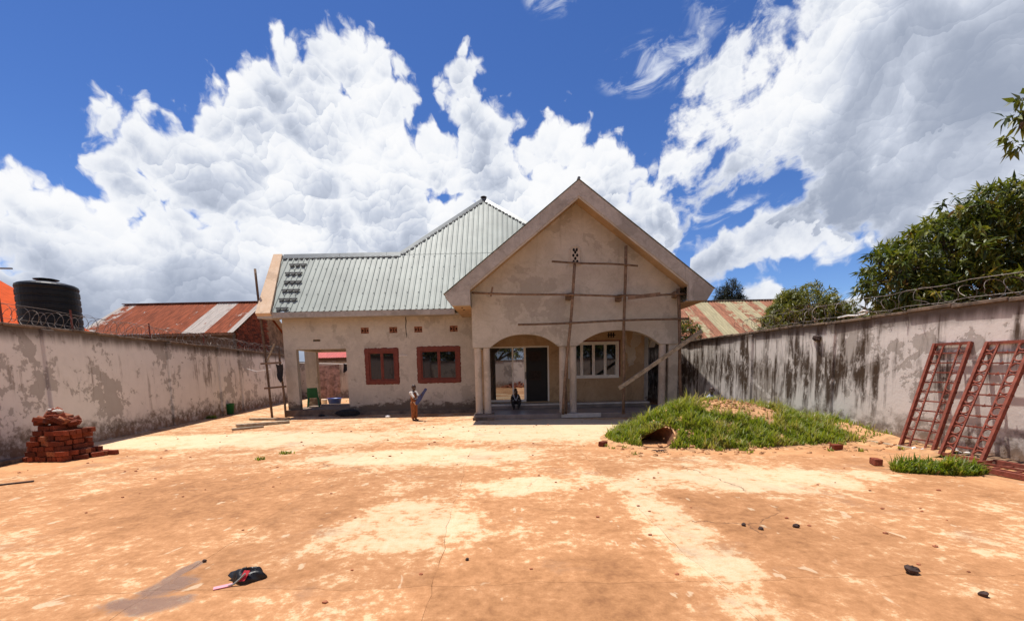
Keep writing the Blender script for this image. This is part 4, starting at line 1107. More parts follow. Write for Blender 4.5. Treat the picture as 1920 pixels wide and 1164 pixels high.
for k in range(40):
    a = rg.uniform(0, 6.28); q = rg.uniform(0, .42)
    o = link('brick', BRS[rg.randrange(4)], bp_, (-.20 + q * .8 * math.cos(a), -.2 + q * math.sin(a) * .7, .78 + (.42 - q) * .55 + rg.uniform(-.02, .04)))
    s_ = rg.uniform(.6, 1); o.scale = (.22 * s_, .11, .10); o.rotation_euler = (rg.uniform(-.6, .6), rg.uniform(-.6, .6), rg.uniform(0, 6))
for (x_, y_) in ((.36, -.30), (.42, -.02), (.38, .12), (.30, .25), (.52, .22), (.12, .28)):
    o = link('brick', BRS[rg.randrange(4)], bp_, (x_, y_, .05 + (.1 if x_ < .69 else 0) * 0)); o.scale = (.22, .11, .098); o.rotation_euler = (0, 0, rg.uniform(0, 3))
for k, (x_, y_, z_, s_) in enumerate(((-.26, -.2, 1.05, .075), (-.10, -.25, 1.02, .085))):
    MB().ball((x_, y_, z_), s_ * 1.2, s_, s_ * .6, 8, 5, .2, random.Random(k)).build('cement_lump', 'cement_lump', bp_)
k_ = MB().box(-.55, .65, -.09, .09, 0, .09).build('kerb_stone', 'coping', None, (-10.35, 8.9, 0), bevel=.012, rot=(0, 0, R(98)))
tag(k_, 'low dark kerb piece at the foot of the left wall beside the brick stack', 'kerb')

# ------------------------------------------------------------------ mound with burrow, grass
def fbm(x, y, seed=0):
    return .5 * math.sin(x * 1.9 + seed + 1.3 * math.sin(y * 1.3)) + .3 * math.sin(y * 3.7 + x * 1.1 + seed * 2) + .2 * math.sin(x * 7.3 - y * 5.1 + seed)
def mound_h(x, y):
    def gau(cx, cy, sx, sy, h, p=2.0): 
        d = (abs((x - cx) / sx) ** p + abs((y - cy) / sy) ** p); return h * math.exp(-d)
    h = gau(5.25, 10.75, 1.25, 1.15, .82) + gau(3.75, 10.25, 1.05, 1.0, .58) + gau(6.7, 10.2, .95, .8, .32) + gau(4.6, 9.4, 1.1, .5, .18) + gau(7.8, 9.2, .35, 2.6, .22) + gau(7.7, 13.4, .9, 2.2, .5)
    edge = max(0.0, h - .045)
    edge += .035 * fbm(x * 1.6, y * 1.6, 2) * min(1, edge * 4)
    # burrow
    return edge
NX, NY = 130, 120; mx0, mx1, my0, my1 = 1.6, 8.2, 7.6, 16.0
rows = []
for j in range(NY + 1):
    rows.append([(mx0 + (mx1 - mx0) * i / NX, my0 + (my1 - my0) * j / NY, 0) for i in range(NX + 1)])
rows = [[(x, y, mound_h(x, y) - .006) for x, y, _ in rw] for rw in rows]
mound = MB().quadgrid(rows).build('soil_mound', 'soil', smooth=True)
tag(mound, kind='structure')
simple('burrow_soil', (.16, .065, .028), .95, .3, 6.0)
simple('sand_bare', (.47, .25, .115), .95, .3, 5.0, bmp=.6)
mound.data.materials.clear(); mound.data.materials.append(MATS['sand_bare'])
# burrow: a hole cut through the mound skin and a tunnel running back under it
bm = bmesh.new(); bm.from_mesh(mound.data)
HX, HY, HA, HB = 3.12, 9.34, .36, .36
def in_hole(x, y): return ((x - HX) / HA) ** 2 + ((y - HY) / HB) ** 2 < 1
bmesh.ops.delete(bm, geom=[f_ for f_ in bm.faces if in_hole(*f_.calc_center_median()[:2])], context='FACES')
bm.to_mesh(mound.data); bm.free()
rings = []
for k, (sc_k, dy_, dz_) in enumerate(((1.12, 0, .012), (1.0, .04, -.03), (.98, .22, -.10), (.9, .45, -.20), (.6, .7, -.28), (.05, .85, -.3))):
    rw = []
    for i in range(29):
        th = 2 * math.pi * i / 28; wq = 1 + .05 * math.sin(th * 3 + 1) + .03 * math.sin(th * 7)
        x_, y_ = HX + HA * sc_k * wq * math.cos(th), HY + HB * sc_k * wq * math.sin(th)
        x0_, y0_ = HX + HA * 1.12 * wq * math.cos(th), HY + HB * 1.12 * wq * math.sin(th)
        rw.append((x_, y_ + dy_, mound_h(x0_, y0_) * (1 if k < 3 else .8) + dz_))
    rings.append(rw)
tag(MB().quadgrid(rings).build('burrow', 'burrow_soil', smooth=True), kind='structure')

def tri_mesh(name, V, Fc, tint, mat, parent=None):
    me = bpy.data.meshes.new(name)
    nv, nf = len(V), len(Fc); k = Fc.shape[1]
    me.vertices.add(nv); me.vertices.foreach_set('co', V.astype(np.float32).ravel())
    me.loops.add(nf * k); me.loops.foreach_set('vertex_index', Fc.astype(np.int32).ravel())
    me.polygons.add(nf); me.polygons.foreach_set('loop_start', np.arange(0, nf * k, k, dtype=np.int32))
    me.update(calc_edges=True)
    at = me.attributes.new('tint', 'FLOAT', 'POINT'); at.data.foreach_set('value', tint.astype(np.float32))
    me.materials.append(MATS[mat])
    return link(name, me, parent)
def grass(name, pts, hts, tints, seed, width=.011, lean=.95):
    g_ = np.random.default_rng(seed); n = len(pts)
    az = g_.uniform(0, 2 * np.pi, n); ln = g_.uniform(.15, lean, n) * hts
    w = width * g_.uniform(.7, 1.4, n)
    dx, dy = np.cos(az), np.sin(az); px_, py_ = -dy, dx
    V = np.zeros((n, 5, 3))
    V[:, 0] = pts + np.stack([px_ * w, py_ * w, 0 * w], 1); V[:, 1] = pts - np.stack([px_ * w, py_ * w, 0 * w], 1)
    mid = pts + np.stack([dx * ln * .35, dy * ln * .35, hts * .6], 1)
    V[:, 2] = mid + np.stack([px_ * w * .8, py_ * w * .8, 0 * w], 1); V[:, 3] = mid - np.stack([px_ * w * .8, py_ * w * .8, 0 * w], 1)
    V[:, 4] = pts + np.stack([dx * ln, dy * ln, hts * .95], 1)
    o = np.arange(n)[:, None] * 5
    Fc = np.concatenate([o + np.array([[0, 1, 3]]), o + np.array([[0, 3, 2]]), o + np.array([[2, 3, 4]])])
    return tri_mesh(name, V.reshape(-1, 3), Fc, np.repeat(tints, 5), 'grass_blade')
gr = np.random.default_rng(5); P_, H_, T_ = [], [], []
def bare(x, y):
    d = math.hypot((x - 5.35) / 1.0, (y - 10.4) / .72); e = math.hypot((x - 5.75) / .55, (y - 9.55) / .7)
    return max(1 - d, -.25)
tries = 0
while len(P_) < 70000 and tries < 400000:
    tries += 1
    x, y = gr.uniform(1.8, 8.1), gr.uniform(7.9, 15.5)
    h = mound_h(x, y)
    if h < .03 + .03 * gr.random() ** 2: continue
    if y > 12.6 and gr.random() < .6: continue
    if x > 6.9 and y < 9.0: continue
    if x > 7.35 and y < 10.2 and gr.random() < .93: continue
    if math.hypot((x - 3.13) / .40, (y - 9.3) / .42) < 1 and y < 9.62: continue
    if gr.random() < .9 * min(1, max(0, 3 * (fbm(x * 2.9 + 4, y * 3.3, 12) - .45))): continue
    bb = bare(x, y) + .30 * fbm(x * 2.4, y * 2.4, 7)
    if bb > 0 and gr.random() < min(.97, .5 + bb * 2.5): continue
    clump = min(1, max(0, .5 + .35 * fbm(x * 3.1, y * 3.1, 9) + .35 * fbm(x * 8.3, y * 8.3, 3)))
    if gr.random() > .30 + .8 * clump: continue
    P_.append((x, y, h - .01)); H_.append(min(.30, gr.lognormal(-2.42, .42)) * (.35 + 1.2 * clump))
    t_ = .30 + .34 * clump + gr.normal(0, .12)
    if bb > -.12: t_ += .22
    if gr.random() < .06: t_ = gr.uniform(.65, 1)
    T_.append(min(max(t_, 0), 1))
o = grass('grass', np.array(P_), np.array(H_), np.array(T_), 3)
tag(o, 'bright green grass covering the soil mound', 'grass', kind='stuff')
gq = np.random.default_rng(15)
for _ in range(90):                                        # stray tufts round the foot
    x, y = gq.uniform(2.0, 7.6), gq.uniform(8.2, 9.6)
    h = mound_h(x, y)
    if h > .06 or (abs(x - 3.12) < .5): continue
    if h < .001 and gq.random() < .75: continue
    for _k in range(int(gq.integers(5, 22))):
        P_.append((x + gq.normal(0, .04), y + gq.normal(0, .03), max(0, h) - .005)); H_.append(gq.uniform(.03, .10)); T_.append(min(1, max(0, gq.normal(.45, .2))))
bpy.data.objects.remove(o)
o = grass('grass', np.array(P_), np.array(H_), np.array(T_), 3)
tag(o, 'bright green grass covering the soil mound', 'grass', kind='stuff')
P_, H_, T_ = [], [], []
while len(P_) < 5200:
    x, y = gr.uniform(5.9, 7.5), gr.uniform(6.0, 7.3)
    cy = 6.62 - (x - 6.6) * .18
    d = math.hypot((x - 6.58) / .62, (y - cy) / .28) + .12 * fbm(x * 4, y * 4, 3)
    if d > 1: continue
    P_.append((x, y, 0)); H_.append(min(.3, gr.lognormal(-2.2, .45)) * (1.2 - .5 * d) * (.6 + .8 * abs(fbm(x * 5, y * 5, 6)))); T_.append(min(1, max(0, .34 + .2 * fbm(x * 4, y * 4, 1) + gr.normal(0, .14) + (.5 if gr.random() < .08 else 0))))
o = grass('grass_patch', np.array(P_), np.array(H_), np.array(T_), 8); tag(o, 'low patch of grass before the leaning steel grilles', 'grass', kind='stuff')
P_, H_, T_ = [], [], []
for cx, cy, n, s_ in ((-12.9, 18.6, 260, .22), (-12.2, 17.6, 160, .12), (8.0, 8.9, 320, .16), (7.85, 9.6, 260, .14), (-8.6, 26.5, 500, .5), (-7.2, 26.2, 400, .4), (-4.9, 9.3, 60, .06), (-5.1, 8.7, 40, .05)):
    for _ in range(n): P_.append((cx + gr.normal(0, s_), cy + gr.normal(0, s_ * .6), .0)); H_.append(gr.uniform(.05, .16) * (.5 if s_ < .1 else 1)); T_.append(min(1, max(0, .4 + gr.normal(0, .15))))
o = grass('weeds', np.array(P_), np.array(H_), np.array(T_), 9); tag(o, 'scattered weeds along the wall feet and slab cracks', 'weeds', kind='stuff')

# soil strip with litter along the right wall, and its kerb
rows = [[(7.55 - .115 * (y - 8) + (8.32 - 7.55) * i / 8, y, .012 + .05 * math.sin(math.pi * i / 9) + .015 * math.sin(i * 2.1 + y * 5)) for i in range(9)] for y in [5.2 + .2 * k for k in range(28)]]
tag(MB().quadgrid(rows).build('soil_strip', 'soil_dark', smooth=True), kind='structure')
y = 6.9
for k in range(5):
    o = MB().box(-.27, .27, -.05, .05, 0, .075).build('kerb_stone', 'plank_wood', None, (7.60 - .12 * (y - 8), y + .28, .002), bevel=.01, rot=(0, 0, R(97)))
    tag(o, '%s pale kerb length edging the soil strip along the right wall' % ['nearest', 'second nearest', 'middle', 'second farthest', 'farthest'][k], 'kerb', 'kerb along the right wall'); y += .56
rg = random.Random(3); V_ = MB()
for k in range(70):
    x_, y_ = rg.uniform(7.6, 8.2), rg.uniform(7.6, 10.0); s_ = rg.uniform(.015, .05)
    V_.ball((x_, y_, .07), s_ * 1.5, s_, s_ * .6, 5, 3, .3, rg)
tag(V_.build('litter', 'white_scrap'), 'white litter and rubble scattered on the soil strip', 'litter', kind='stuff')
V_ = MB()
for k in range(220):
    x_, y_ = rg.uniform(-10, 7.0), rg.uniform(2.6, 15); s_ = rg.uniform(.006, .018) * (1 + y_ * .05)
    if 2 < x_ < 8 and 8 < y_ < 13: continue
    V_.ball((x_, y_, s_ * .3), s_ * 1.3, s_, s_ * .6, 5, 3, .3, rg)
tag(V_.build('grit', 'brick_dusty'), 'small grit and pebbles strewn over the concrete yard', 'grit', kind='stuff')

# ------------------------------------------------------------------ steel grilles
def grille(name, w, L, nb_, label, rings=True, spikes=False, ringr=.012, loc=(0, 0, 0), ang=0, tilt=0, cross=False):
    root = thing(name, label, 'grille', loc, ang, 'rusty window grilles')
    M = Matrix.Rotation(tilt, 4, 'X')                     # local: width along x, length along tilted z
    def T(x, z, y=0): return M @ Vector((x, y, z))
    for a, c in (((0, 0), (0, L)), ((w, 0), (w, L))):
        MB().bar(T(*a), T(*c), .045, .07).build('side_rail', 'rust_steel', root)
    for z in (.018, L - .018): MB().bar(T(0.02, z, .002), T(w - .02, z, .002), .035, .05).build('end_rail', 'rust_steel', root)
    iw = .16 * w / .6 if not cross else .33 * w
    for x in (iw, w - iw): MB().bar(T(x, .03, -.004), T(x, L - .03, -.004), .024).build('inner_bar', 'rust_steel', root)
    for k in range(1, nb_):
        z = L * k / nb_
        MB().bar(T(-.03 if not cross else 0, z, -.022), T(w + .02, z, -.022), .024).build('cross_bar', 'rust_steel', root)
        if spikes:
            MB().prism([T(w * .5 - .03, z - .02, -.03), T(w * .5 + .03, z - .02, -.03), T(w * .5, z + .04, -.03)], (.0, .005, 0)).build('scroll', 'rust_steel', root)
    if rings:
        for k in range(nb_):
            z = L * (k + .5) / nb_; rr = min(iw * .5, L / nb_ * .5) - .008
            for x in (iw / 2, w - iw / 2):
                MB().tube([T(x + rr * math.cos(t_), z + rr * math.sin(t_), .0) for t_ in [2 * math.pi * q / 12 for q in range(12)]], ringr, 5, closed=True).build('ring', 'rust_steel', root)
    return root
wa = math.atan2(Rw.y, Rw.x)                  # wall direction
# local x runs along the wall from near to far, the top leans onto the wall (+x world)
def lean(base, off, h): return -math.atan2(off, h)
grille('steel_grille', .60, 2.06, 11, 'open rusty steel grille leaning on the right wall, farther from the camera', True, False, .007, (7.66, 7.84, .05), wa, R(16.5))
grille('steel_grille', .62, 2.08, 11, 'rusty steel grille with dense rings, nearer of the two leaning on the wall', True, True, .015, (7.62, 6.97, .06), wa, R(21))
grille('steel_grille', .75, 1.6, 6, 'rusty grille lying flat on the ground beside the grass patch', False, False, .01, (7.05, 6.85, .06), R(8), R(91), True)

# ------------------------------------------------------------------ trees
def leaves(tips, dirs, n_per, L, wd, seed, tint_mu, tint_sd, droop=.35, spread=1.0):
    g_ = np.random.default_rng(seed); n = len(tips) * n_per
    C = np.repeat(tips, n_per, 0) + g_.normal(0, L * .12, (n, 3)); Dm = np.repeat(dirs, n_per, 0)
    rv = g_.normal(0, 1, (n, 3)); rv /= np.linalg.norm(rv, axis=1)[:, None]
    d = Dm * .35 + rv * spread; d[:, 2] -= droop; d /= np.linalg.norm(d, axis=1)[:, None]
    up = np.tile(np.array([0, 0, 1.0]), (n, 1)) + g_.normal(0, .45, (n, 3))
    sd = np.cross(d, up); sd /= np.linalg.norm(sd, axis=1)[:, None] + 1e-9
    nn = np.cross(sd, d)
    l = L * g_.uniform(.65, 1.25, n)[:, None]; w = wd * g_.uniform(.7, 1.25, n)[:, None]
    V = np.zeros((n, 6, 3))
    V[:, 0] = C; V[:, 1] = C + d * l * .38 + sd * w + nn * l * .03; V[:, 2] = C + d * l * .38 - sd * w + nn * l * .03
    V[:, 3] = C + d * l * .40 + nn * l * .01 ; V[:, 4] = C + d * l - nn * l * .14; V[:, 5] = C + d * l * .4
    o = np.arange(n)[:, None] * 6
    Fc = np.concatenate([o + np.array([[0, 1, 3]]), o + np.array([[0, 3, 2]]), o + np.array([[1, 4, 3]]), o + np.array([[3, 4, 2]])])
    tn = np.clip(np.repeat(g_.normal(tint_mu, tint_sd, len(tips)), n_per) + g_.normal(0, .07, n), 0, 1)
    return V.reshape(-1, 3), Fc, np.repeat(tn, 6)
def crown_tips(blobs, n, seed, inner=.25):
    g_ = np.random.default_rng(seed); vol = np.array([b_[3] * b_[4] * b_[5] for b_ in blobs]) ** (2 / 3); vol /= vol.sum()
    T_, D_ = [], []
    for b_, k in zip(blobs, (vol * n).astype(int)):
        rv = g_.normal(0, 1, (k, 3)); rv /= np.linalg.norm(rv, axis=1)[:, None]
        rad = 1 - np.abs(g_.normal(0, inner, k)); rad *= 1 + .10 * np.sin(rv[:, 0] * 7 + b_[0]) * np.sin(rv[:, 2] * 6 + b_[1])
        T_.append(np.array(b_[:3]) + rv * rad[:, None] * np.array(b_[3:])); D_.append(rv)
    return np.concatenate(T_), np.concatenate(D_)
def limb_path(a, c, seed, n=7, amp=.12):
    rg_ = random.Random(seed); a, c = Vector(a), Vector(c); L = (c - a).length
    return [a.lerp(c, i / n) + Vector((rg_.gauss(0, amp * L * .15), rg_.gauss(0, amp * L * .15), math.sin(math.pi * i / n) * amp * L * .4)) * (1 if 0 < i < n else 0) for i in range(n + 1)]
def tree(name, label, base, trunk_top, r0, blobs, n, per, L, wd, mat, seed, mu, sd, droop=.35, spread=1.0, inner=.25, limbs=None, twigs=0):
    root = thing(name, label, 'tree', base); B = Vector(base)
    tr = MB().tube([p - B for p in limb_path(base, trunk_top, seed, 6, .05)], [r0 * (1 - .45 * i / 6) for i in range(7)], 9)
    for k, b_ in enumerate(blobs):
        e = Vector(b_[:3]); pth = [p - B for p in limb_path(trunk_top, e + Vector((0, 0, b_[5] * .25)), seed + k)]
        tr.tube(pth, [r0 * .5 * (1 - .8 * i / 7) for i in range(8)], 7)
    tips, dirs = crown_tips(blobs, n, seed, inner)
    g_ = np.random.default_rng(seed + 5)
    if twigs:
        for k in g_.choice(len(tips), min(twigs, len(tips)), replace=False):
            d_ = [math.dist(tips[k], b_[:3]) for b_ in blobs]; e = Vector(blobs[int(np.argmin(d_))][:3]); q = Vector(tips[k])
            tr.tube([e.lerp(q, .25) - B, e.lerp(q, .65) - B + Vector((0, 0, .1)), q - B], [.035, .022, .008], 4)
    tr.build('trunk', 'bark', root, smooth=True)
    V, Fc, tn = leaves(tips, dirs, per, L, wd, seed + 1, mu, sd, droop, spread)
    cr = tri_mesh('crown', V - np.array(base), Fc, tn, mat, root); cr['kind'] = 'stuff'
    return root
tree('mango_tree', 'large dark mango tree with reddish young leaves beyond the right wall', (13.4, 12.6, 0), (13.2, 12.6, 2.4), .28,
     [(13.7, 12.6, 5.0, 1.8, 1.7, 1.55), (12.1, 12.4, 4.55, 1.35, 1.2, 1.25), (10.6, 12.4, 3.95, .8, .8, .95), (11.2, 12.0, 3.2, 1.0, .8, .8), (12.6, 11.9, 3.5, 1.6, 1.1, 1.0), (14.8, 12.0, 4.4, 1.8, 1.4, 1.7), (11.1, 13.0, 4.5, .75, .8, .65), (13.0, 12.0, 5.6, .9, .8, .7)],
     2500, 10, .25, .030, 'leaf_mango', 31, .34, .19, .42, 1.0, .24, twigs=120)
tree('round_tree', 'rounded olive-green tree between the rusty roof and the mango tree', (13.9, 20.0, 0), (13.9, 20.0, 2.6), .2,
     [(13.2, 20, 3.9, 1.5, 1.4, 1.35), (12.1, 19.7, 3.4, .95, 1.0, 1.0), (14.4, 20, 3.5, 1.2, 1.1, 1.15), (15.3, 19.6, 3.1, 1.0, .9, .9), (12.7, 20.3, 4.4, .7, .8, .6)],
     2700, 9, .20, .024, 'leaf_bush', 51, .48, .2, .5, 1.0, .25, twigs=60)
tree('bushy_tree', 'small light green tree in the gap beside the mango tree', (16.2, 18.4, 0), (16.2, 18.4, 2.2), .14,
     [(16.2, 18.4, 3.6, 1.1, 1.0, 1.1), (15.2, 18.0, 3.1, .8, .8, .8)], 700, 9, .2, .022, 'leaf_bush', 61, .62, .2, .4, 1.0, .25, twigs=30)
tree('far_tree', 'dark feathery tree far behind the striped roof', (21.6, 44, 0), (21.6, 44, 5.2), .3,
     [(20.9, 44, 8.0, .7, .7, 1.3), (21.9, 44, 8.5, .9, .8, 1.5), (21.3, 44, 7.4, 1.5, 1.0, 1.0), (22.8, 44, 7.7, .6, .6, .8)], 1100, 8, .42, .022, 'leaf_far', 71, .5, .2, -.1, .8, .3, twigs=40)
tree('garden_tree', 'dark tree seen through the right arch of the porch', (8.8, 25.5, 0), (8.7, 25.5, 2.4), .18,
     [(8.3, 25.2, 3.7, 1.5, 1.2, 1.1), (7.4, 24.9, 3.4, 1.0, .9, .8), (9.8, 25.6, 3.5, 1.2, 1.0, 1.0)], 900, 9, .22, .03, 'leaf_mango', 81, .38, .2, .4, 1.0, .25, twigs=40)
# tree outside the frame whose bough hangs in at the right edge
tree('mango_tree', 'mango bough with hanging leaves at the right edge of the sky', (11.2, 8.2, 0), (11.0, 8.0, 4.2), .22,
     [(8.36, 7.55, 5.42, .20, .25, .36), (8.6, 7.55, 5.8, .25, .3, .25), (10.9, 7.9, 6.3, 1.2, 1.1, .9), (11.8, 8.3, 5.6, 1.2, 1.2, 1.0)], 420, 9, .21, .032, 'leaf_mango', 91, .33, .15, .55, .9, .25, twigs=30)
# trees mirrored in the glass, behind the camera
tree('reflection_tree', 'tree beyond the opposite wall, mirrored in the porch glass', (-1.5, -10.5, 0), (-1.5, -10.5, 2.6), .25,
     [(-2.2, -10.5, 4.6, 2.4, 1.6, 1.7), (.8, -10.3, 4.3, 2.0, 1.5, 1.5), (3.2, -10.4, 4.2, 1.6, 1.4, 1.4)], 900, 9, .3, .04, 'leaf_mango', 101, .4, .2, .4, 1.0, .25)
for k, (x_, y_, h_) in enumerate(((-14.5, -10.5, 5.2), (-10.2, -10.8, 5.6), (-6.2, -10.4, 5.0), (6.8, -10.6, 5.4), (10.8, -10.2, 5.6))):  # unseen trees added to block the sky mirrored in the window panes
    tree('reflection_tree', ['farthest left', 'second from left', 'third from left', 'second from right', 'farthest right'][k] + ' unseen tree beyond the opposite wall, added to darken the window reflections', (x_, y_, 0), (x_, y_, 2.6), .25,
         [(x_, y_, h_ - .6, 2.2, 1.5, 1.9), (x_ + 1.2, y_ + .2, h_ - 1.6, 1.6, 1.3, 1.3), (x_ - 1.3, y_, h_ - 1.5, 1.5, 1.3, 1.3)], 700, 8, .34, .05, 'leaf_mango', 111 + k, .35, .2, .4, 1.0, .3)
# clods and dry stalks on the bare top and round the foot of the mound
rg = random.Random(44); V_ = MB()
for k in range(260):
    if k < 120: x_, y_ = rg.gauss(5.3, .5), rg.gauss(10.35, .32)
    else:
        x_ = rg.uniform(2.2, 7.6); y_ = rg.uniform(8.2, 9.4)
    s_ = rg.uniform(.012, .04) * (1.4 if rg.random() < .12 else 1)
    V_.ball((x_, y_, max(0, mound_h(x_, y_)) + s_ * .2), s_ * 1.3, s_, s_ * .7, 6, 4, .3, rg)
tag(V_.build('clods', 'sand_bare'), 'crumbled soil clods on and around the mound', 'soil', kind='stuff')

# ------------------------------------------------------------------ people
def capsule(mb, a, c, ra, rc, seg=10):
    a, c = Vector(a), Vector(c); d = c - a; L = max(d.length, 1e-5); d = d / L
    path, rad = [], []
    for i in range(5):
        t_ = math.pi / 2 * (1 - i / 4); path.append(a - d * ra * math.sin(t_)); rad.append(max(.0008, ra * math.cos(t_)))
    for i in range(1, 4): path.append(a.lerp(c, i / 4)); rad.append(ra + (rc - ra) * i / 4)
    for i in range(5):
        t_ = math.pi / 2 * i / 4; path.append(c + d * rc * math.sin(t_)); rad.append(max(.0008, rc * math.cos(t_)))
    mb.tube(path, rad, seg)
def fuse(mb, name, mat, parent, voxel=.009, smooth=4):
    me = mb.mesh(name + '_raw', mat); tmp = bpy.data.objects.new('tmp', me); COL.objects.link(tmp)
    md = tmp.modifiers.new('r', 'REMESH'); md.mode = 'VOXEL'; md.voxel_size = voxel; md.use_smooth_shade = True
    sm = tmp.modifiers.new('s', 'SMOOTH'); sm.factor = .5; sm.iterations = smooth
    dg = bpy.context.evaluated_depsgraph_get(); out = bpy.data.meshes.new_from_object(tmp.evaluated_get(dg))
    bpy.data.objects.remove(tmp); out.materials.clear(); out.materials.append(MATS[mat]); out.name = name
    out.polygons.foreach_set('use_smooth', [True] * len(out.polygons))
    return link(name, out, parent)
def head(mb, c, h, face):     # c = centre of skull, h = head height, face = unit direction the face looks in
    f_ = Vector(face).normalized(); s_ = f_.cross(Vector((0, 0, 1))).normalized(); u_ = s_.cross(f_).normalized(); c = Vector(c)
    mb.ball(c + u_ * h * .10, h * .36, h * .36, h * .40, 14, 10)
    capsule(mb, c + f_ * h * .10 - u_ * h * .05, c + f_ * h * .16 - u_ * h * .30, h * .28, h * .20)
    capsule(mb, c + f_ * h * .36 + u_ * h * .02, c + f_ * h * .43 - u_ * h * .10, h * .03, h * .05, 7)
    for sg in (-1, 1):
        capsule(mb, c + s_ * sg * h * .36 + u_ * h * .05, c + s_ * sg * h * .37 - u_ * h * .10, h * .055, h * .045, 7)
        capsule(mb, c + s_ * sg * h * .05 + f_ * h * .35 - u_ * h * .23, c + f_ * h * .37 - u_ * h * .235, h * .03, h * .03, 6)
    return f_, s_, u_
def eyes(c, h, face, parent):
    f_ = Vector(face).normalized(); s_ = f_.cross(Vector((0, 0, 1))).normalized(); u_ = s_.cross(f_).normalized(); c = Vector(c)
    for sg in (-1, 1): MB().ball(tuple(c + s_ * sg * h * .14 + f_ * h * .325 + u_ * h * .03), h * .05, h * .05, h * .035, 8, 6).build('eye', 'cloth_white', parent, smooth=True)
def hand(mb, wrist, d, side, curl, sc=1.0):
    w = Vector(wrist); d = Vector(d).normalized(); s_ = Vector(side); s_ = (s_ - d * s_.dot(d)).normalized(); n_ = d.cross(s_)
    palm = w + d * .055 * sc
    for k in (-1, 0, 1): capsule(mb, w + s_ * k * .012 * sc, palm + s_ * k * .018 * sc, .014 * sc, .012 * sc, 7)
    for k, ln in zip((-1.5, -.5, .5, 1.5), (.042, .05, .048, .038)):
        a = palm + s_ * k * .0145 * sc; b_ = a + (d * math.cos(curl * .5) + n_ * math.sin(curl * .5)) * ln * .55 * sc; c_ = b_ + (d * math.cos(curl) + n_ * math.sin(curl)) * ln * .5 * sc
        capsule(mb, a, b_, .0085 * sc, .008 * sc, 6); capsule(mb, b_, c_, .008 * sc, .007 * sc, 6)
    a = w + s_ * .022 * sc + d * .015 * sc; b_ = a + (d * .6 + s_ * .7).normalized() * .032 * sc
    capsule(mb, a, b_, .0095 * sc, .009 * sc, 6); capsule(mb, b_, b_ + (d * .9 + n_ * .4).normalized() * .025 * sc, .009 * sc, .0075 * sc, 6)

# standing child, turned to the right, holding a long blue slat with both hands
ps = thing('person', 'standing child in brown patterned trousers holding up a long blue slat', 'person', (-3.43, 15.3, 0))
face = Vector((.80, -.55, -.25)); hip = Vector((0, 0, .60)); fwd = Vector((.82, -.57, 0)); sd = Vector((.57, .82, 0))   # sd = towards the far side
LS, RS = Vector((.0, 0, .965)) + sd * .115, Vector((.0, 0, .965)) - sd * .115
b = MB()
head(b, (.02, -.015, 1.155), .225, face)
capsule(b, (0, 0, .96), (.012, -.008, 1.07), .042, .04)
capsule(b, (0, 0, .88), (0, 0, .68), .095, .09); capsule(b, LS, RS, .05, .05)
grip1 = Vector((.26, -.19, .80)); grip2 = Vector((.33, -.20, .90))
for sh, gr_, el_ in ((RS, grip1, Vector((.10, -.22, .74))), (LS, grip2, Vector((.19, .02, .80)))):
    capsule(b, sh, el_, .038, .031); capsule(b, el_, gr_, .031, .022)
    hand(b, gr_, (gr_ - el_), Vector((0, 0, 1)), 1.3, .85)
for k, sg in enumerate((-1, 1)):
    hp_ = hip + sd * sg * .06; kn = hp_ * 1 + Vector((.01, -.01, -.28)) + sd * sg * .006; an = kn + Vector((-.015, .01, -.25))
    capsule(b, hp_, kn, .07, .05); capsule(b, kn, an, .048, .032)
    capsule(b, an + Vector((0, 0, -.035)), an + fwd * .12 + Vector((0, 0, -.047)), .03, .024)
fuse(b, 'body', 'skin', ps, .008, 3)
eyes((.02, -.015, 1.155), .205, face, ps)
b = MB(); capsule(b, (0, 0, .90), (0, 0, .70), .108, .105); capsule(b, (0, 0, .70), (0, 0, .63), .104, .104)
fuse(b, 'waistcoat', 'cloth_brown', ps, .009, 2)
b = MB(); capsule(b, LS + Vector((0, 0, .0)), RS, .062, .062)
for sh, el_ in ((RS, Vector((.10, -.22, .74))), (LS, Vector((.19, .02, .80)))): capsule(b, sh, sh.lerp(el_, .62), .056, .047)
fuse(b, 'shirt_top', 'cloth_white', ps, .009, 2)
b = MB(); capsule(b, (0, 0, .645), (0, 0, .625), .107, .107)
fuse(b, 'shirt_tail', 'barge_plaster', ps, .009, 2)
for k, sg in enumerate((-1, 1)):
    b = MB(); hp_ = hip + sd * sg * .056; kn = hp_ + Vector((.01, -.01, -.28)) + sd * sg * .006; an = kn + Vector((-.015, .01, -.21))
    capsule(b, hp_, kn, .084, .068); capsule(b, kn, an, .068, .062)
    tl = fuse(b, 'trouser_leg', 'cloth_brown', ps, .01, 2)
b = MB().bar(hip + Vector((-.062, -.062, 0)) , hip + Vector((-.062, -.062, -.46)), .035, .02)
b.build('side_stripe', 'barge_plaster', ps)
sl = MB(); a, c = Vector((-3.43 + .12, 15.3 - .24, .58)), Vector((-3.43 + .50, 15.3 - .14, 1.14)); d = (c - a).normalized(); s_ = Vector((.3, -.7, .2)); s_ = (s_ - d * s_.dot(d)).normalized(); n_ = d.cross(s_)
pr = [(0, .03), (.06, .06), (.25, .072), (.42, .055), (.52, .045), (.62, .05), (.66, .03)]
rows = [[a + d * t_ + n_ * w_ + s_ * .008 for t_, w_ in pr], [a + d * t_ - n_ * w_ + s_ * .008 for t_, w_ in pr]]
poly = rows[0] + rows[1][::-1]
o = MB().prism(poly, -s_ * .018).build('blue_slat', 'cloth_blue'); tag(o, 'long blue slat held up by the standing child', 'slat')

